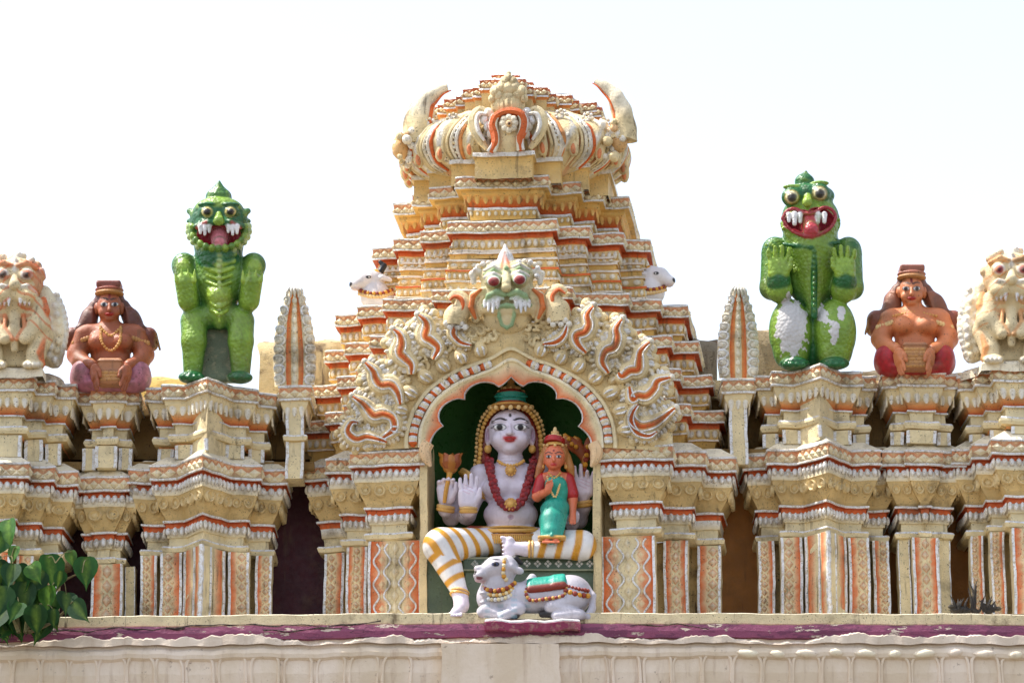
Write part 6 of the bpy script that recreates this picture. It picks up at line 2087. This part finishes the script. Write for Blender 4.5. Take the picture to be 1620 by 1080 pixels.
# ---- leaf finials
def leaf_finial(label, px0, top, base, y, hw):
    f = Frame(px0, base, y)
    t = thing('leaf_finial', label, 'finial', f.o, 0, 'upright leaf finials beside the tower')
    H = base - top
    prof = lambda u: hw * np.interp(u, [0, .12, .3, .5, .7, .85, .93, 1], [.92, .98, 1.0, .92, .72, .47, .33, .2])
    m = MB(); V = []; C = []; n = 30
    secs = [(-1, 22, CREAM), (-1, 6, CREAM), (-.8, -3, mix(CREAM, SILVER, .3)), (-.42, -6, CREAM), (-.40, -6, ORANGE), (-.18, -6, ORLT), (-.16, -6, CREAM), (0, -9, PALE), (.16, -6, CREAM), (.18, -6, ORLT), (.40, -6, ORANGE), (.42, -6, CREAM), (.8, -3, mix(CREAM, SILVER, .3)), (1, 6, CREAM), (1, 22, CREAM)]
    for i in range(n + 1):
        u = i / n * .95
        for s_, d, c in secs:
            V.append(f.w(px0 + prof(u) * s_, base - u * H, d)); C.append(c)
    k = len(secs)
    F = [(i * k + j, i * k + j + 1, (i + 1) * k + j + 1, (i + 1) * k + j) for i in range(n) for j in range(k - 1)]
    F += [(i * k, (i + 1) * k, (i + 1) * k + k - 1, i * k + k - 1) for i in range(n)] + [tuple(n * k + j for j in range(k))]
    m.add(V, F, C)
    build('leaf_blade', m, t, M_PLASTER, wobble=.002)
    m = MB()
    for i in range(9):
        u = .02 + .88 * i / 9
        h = H * .88 / 9
        for sx in (-1, 1):
            w = prof(u + .04)
            cx_, cy_ = px0 + sx * w * .74, base - u * H - h * .5
            r = w * .27
            tube(m, [f.w(px0 + sx * w * .94, cy_ + h * .44, 0), f.w(px0 + sx * w * .62, cy_ + h * .40, -7), f.w(px0 + sx * w * .50, cy_, -8), f.w(px0 + sx * w * .62, cy_ - h * .38, -8), f.w(px0 + sx * w * .92, cy_ - h * .34, -6), f.w(px0 + sx * w * .93, cy_, -5), f.w(px0 + sx * w * .80, cy_ + h * .12, -8)],
                 [.008, .010, .011, .012, .012, .010, .007], mix(SILVER, CREAM, random.choice((0, .3, .6))), sides=7, n=4)
            ball(m, f.w(cx_, cy_, -3), (r * 1.05 * S, .035, h * .46 * S), mix(CREAM, SILVER, .5), 9, 6)
        ball(m, f.w(px0, base - u * H - h * .5, -9), (.02, .014, h * .36 * S), PALE, 8, 5)
    build('side_scrolls', m, t, M_PLASTER, wobble=.0015)
    m = MB()
    w = prof(.95)
    ball(m, f.w(px0, top + 9, 4), (w * 1.05 * S, .07, .06), CREAM, 12, 8)
    for i in range(5):
        s_ = (i - 2) / 2
        tube(m, [f.w(px0 + s_ * w * 1.25, top + 18, -8), f.w(px0 + s_ * w * 1.1, top + 7, -13), f.w(px0 + s_ * w * .5, top, -8)], [.008, .013, .009], mix(SILVER, CREAM, .3), sides=7, n=3)
    build('tip_knot', m, t, M_PLASTER, wobble=.0015)
leaf_finial('upright cream leaf finial with orange stripes left of the tower', 466, 452, 611, .40, 34)
leaf_finial('upright cream leaf finial with orange stripes right of the tower', 1168, 452, 598, .40, 33)

# ---- bull busts looking out sideways from the tower
def bull_bust(label, sx, px0, base, yd):
    """sx: the side it looks to; px0 the middle of the neck"""
    f = Frame(px0, base, yd)
    t = thing('bull_bust', label, 'bull statue', f.o, 0, 'bull busts on the tower shoulders')
    WH = sr(222, 214, 214); c = Clay(); K_ = 1.28
    X = lambda d: px0 + sx * d * K_; Y = lambda d: base - d * K_
    c.chain([f(X(-12), Y(4), 10), f(X(-4), Y(16), 4), f(X(-2), Y(34), 2)], [34, 30, 21], WH, 6)
    c.chain([f(X(-4), Y(42), 2), f(X(12), Y(40), -6), f(X(27), Y(33), -15)], [20, 17.5, 10.5], WH, 5)
    c.E(f(X(28), Y(33), -16), (10, 10, 8.5), WH, 3); c.E(f(X(26), Y(27), -15), (8.5, 8.5, 5), sr(200, 180, 180), 2)
    c.E(f(X(6), Y(45), -20), (6.5, 4.5, 5), WH, 1.5); c.K(f(X(-15), Y(44), -15), f(X(-28), Y(40), -12), 6.5, 4, WH, 3)
    c.E(f(X(34), Y(34), -20), (6, 8, 5), BLACK, op='p')
    c.K(f(X(24), Y(28), -28), f(X(34), Y(28), -22), 1.1, 1.1, BLACK, 1, op='p')
    c.E(f(X(6), Y(45), -24), (5.6, 8, 3.4), BLACK, op='p'); c.E(f(X(5), Y(45), -25), (1.6, 6, 1.6), WHITE, op='p')
    c.E(f(X(-8), Y(54), -6), (8, 10, 7), MUST, op='p')
    clay('body', c, 1.3, t, M_GLOSS, f.o, scale=S * .8)
    h = Clay(); h.chain([f(X(-12), Y(52), -4), f(X(-18), Y(62), -4), f(X(-12), Y(68), -4)], [7, 6, 4], BLACK, 2)
    clay('horn', h, 1.2, t, M_GLOSS, f.o, scale=S * .8)
    m = MB(); fw = lambda *a: f.o + (f.w(*a) - f.o) * .8
    for k in range(2):
        strip_beads(m, [fw(X(-30), Y(20 + 5 * k), -8), fw(X(-15), Y(15 + 5 * k), -25), fw(X(4), Y(15 + 5 * k), -25), fw(X(20), Y(19 + 5 * k), -8)], .017, MUST if k else mix(MUST, CREAM, .5), gap=1.5, alt=RUST if k else None)
    build('bead_collar', m, t, M_GLOSS, wobble=0)
bull_bust('white bull bust with black horn looking left on the tower', -1, 589, 484, 1.0)
bull_bust('white bull bust with black nose looking right on the tower', 1, 1032, 478, 1.0)
# ------------------------------------------------------------ fig plant rooted on the ledge, and dry weeds
def leaf_mat():
    t = NT('fig_leaf')
    a = t.n('ShaderNodeAttribute', attribute_name='Col')
    c = t.mixc(t.ramp(t.noise(22, 4, .6), .35, .65, 0, .5), a.outputs['Color'], sr(36, 70, 30))
    t.l(c, t.p.inputs['Base Color'])
    t.p.inputs['Roughness'].default_value = .5
    t.p.inputs['Specular IOR Level'].default_value = .25
    tr = t.n('ShaderNodeBsdfTranslucent'); ms = t.n('ShaderNodeMixShader')
    t.l(c, tr.inputs['Color']); ms.inputs[0].default_value = .25
    out = t.t.nodes['Material Output']
    t.l(t.p.outputs[0], ms.inputs[1]); t.l(tr.outputs[0], ms.inputs[2]); t.l(ms.outputs[0], out.inputs['Surface'])
    t.bump(t.noise(40, 3), .2, .01)
    return t.m
M_LEAF = leaf_mat()
def fig_leaf(mb, base, tip_dir, side, nrm, L, col, droop=.15):
    """heart-shaped leaf with a drip tip: base point, direction to the tip"""
    T, Sd, N = Vector(tip_dir).normalized(), Vector(side), Vector(nrm)
    Sd = (Sd - T * Sd.dot(T)).normalized(); N = T.cross(Sd)
    out = [(-.06, .0), (-.10, .16), (-.06, .30), (.06, .42), (.22, .47), (.40, .42), (.56, .30), (.68, .18), (.78, .08), (.88, .03), (1.0, .0)]
    V = []; C = []; dk = tuple(x * .8 for x in col[:3]) + (0,)
    for u, w in out:
        z = -droop * u * u
        V += [tuple(Vector(base) + T * (u * L) + Sd * (s_ * w * .84 * L) + N * ((z + abs(s_) * w * .28) * L)) for s_ in (-1, -.5, 0, .5, 1)]
        C += [col, dk, mix(col, LGRN, .35), dk, col]
    F = [(i * 5 + k, i * 5 + k + 1, i * 5 + k + 6, i * 5 + k + 5) for i in range(len(out) - 1) for k in range(4)]
    mb.add(V, F, C)
def plant():
    root = thing('fig_plant', 'green heart-leaved fig plant growing over the ledge at lower left corner', 'plant', W(30, 985, -.62))
    rnd = random.Random(4)
    m = MB(); lv = MB()
    YP = -.75
    stems = [[(40, 1000), (48, 950), (60, 905), (88, 890)], [(40, 1000), (70, 960), (100, 920), (130, 905)], [(30, 1000), (24, 940), (18, 880), (16, 850)], [(30, 1000), (10, 950), (-10, 920)], [(45, 1000), (80, 985), (110, 960)]]
    for s_ in stems:
        tube(m, [W(a, b, YP + .06 * i) for i, (a, b) in enumerate(s_)], [.016, .012, .009, .005][:len(s_)], sr(120, 104, 70), sides=6, n=4)
    # (leaf stalk px, leaf length px, tip direction px, colour)
    G1, G2, G3, G4 = sr(40, 92, 34), sr(26, 62, 30), sr(76, 126, 36), sr(84, 134, 60)
    leaves = [((14, 826), 62, (.25, 1), G4), ((26, 866), 40, (-.1, 1), G4), ((113, 872), 30, (-.15, 1), sr(96, 136, 70)), ((136, 885), 66, (.28, 1), G1), ((76, 882), 66, (.0, 1), G1), ((78, 930), 54, (.02, 1), G3),
              ((20, 895), 52, (-.2, 1), G2), ((40, 925), 60, (.15, 1), G2), ((105, 940), 50, (.3, 1), G2), ((0, 930), 60, (.1, 1), G2), ((58, 960), 50, (.1, 1), G2), ((6, 960), 56, (-.2, 1), G2), ((85, 965), 42, (.2, 1), G2), ((30, 955), 54, (0, 1), G1),
              ((4, 846), 56, (-.5, 1), G1), ((50, 895), 40, (.5, 1), G3), ((118, 955), 44, (.75, 1), G2), ((18, 975), 40, (.3, 1), G2), ((66, 905), 46, (-.4, 1), G2), ((-4, 890), 50, (.1, 1), G2), ((44, 985), 30, (.1, 1), G2), ((70, 940), 44, (-.5, 1), G1), ((95, 905), 40, (.2, 1), G2), ((-2, 990), 36, (.5, .8), G2)]
    for i, ((px, py), L, (dx, dy), col) in enumerate(leaves):
        y = YP + rnd.uniform(-.12, .14)
        b = W(px, py, y)
        d = Vector((dx + rnd.uniform(-.3, .3), rnd.uniform(-.5, .3), -dy * rnd.uniform(.7, 1)))
        fig_leaf(lv, b, d, (1, rnd.uniform(-.8, .8), 0), (0, -1, 0), L * S * rnd.uniform(.7, 1.0), mix(col, G1, rnd.random() * .2), rnd.uniform(.02, .2))
        st = min((p for s_ in stems for p in s_[1:]), key=lambda p: (p[0] - px) ** 2 + (p[1] - py) ** 2)
        q = W(st[0], st[1], YP + .08)
        tube(m, [q, (np.array(q) + b) / 2 + np.array([0, 0, .03]), b], [.005, .004, .0035], sr(150, 140, 100), sides=5, n=4)
    for k in range(90):    # inner leaves in the shade
        px, py = rnd.uniform(-20, 85), rnd.uniform(900, 1000)
        if py < 900 + (px / 85) * 40: continue
        fig_leaf(lv, W(px, py - 20, YP + rnd.uniform(.1, .3)), (rnd.uniform(-.5, .5), rnd.uniform(-.4, .2), -1), (1, rnd.uniform(-.6, .6), 0), (0, -1, 0), rnd.uniform(26, 48) * S, mix(G2, G1, rnd.random()), .1)
    build('stem', m, root, M_LEAF, wobble=0)
    build('foliage', lv, root, M_LEAF, wobble=0, ang=60)
plant()
def weed():
    root = thing('dry_weed', 'dark withered weed tuft on the ledge near the right end pilasters', 'weed', W(1535, 966, -.42))
    rnd = random.Random(9); m = MB()
    for k in range(34):
        x = rnd.choice((rnd.uniform(1512, 1530), rnd.uniform(1536, 1572))); h = rnd.uniform(8, 42) * (1.5 if 1536 < x < 1544 else .7)
        tube(m, [W(x, 968, -.40), W(x + rnd.uniform(-4, 4), 968 - h * .5, -.41), W(x + rnd.uniform(-9, 9), 968 - h, -.40)], [.012, .012, .002], sr(46, 40, 34), sides=5, n=3)
        if k % 2: ball(m, W(x + rnd.uniform(-8, 8), 968 - h * rnd.random() * .6, -.40), (.03, .02, .02), sr(52, 46, 36), 6, 4)
    build('stalks', m, root, M_PLAIN, wobble=0)
weed()
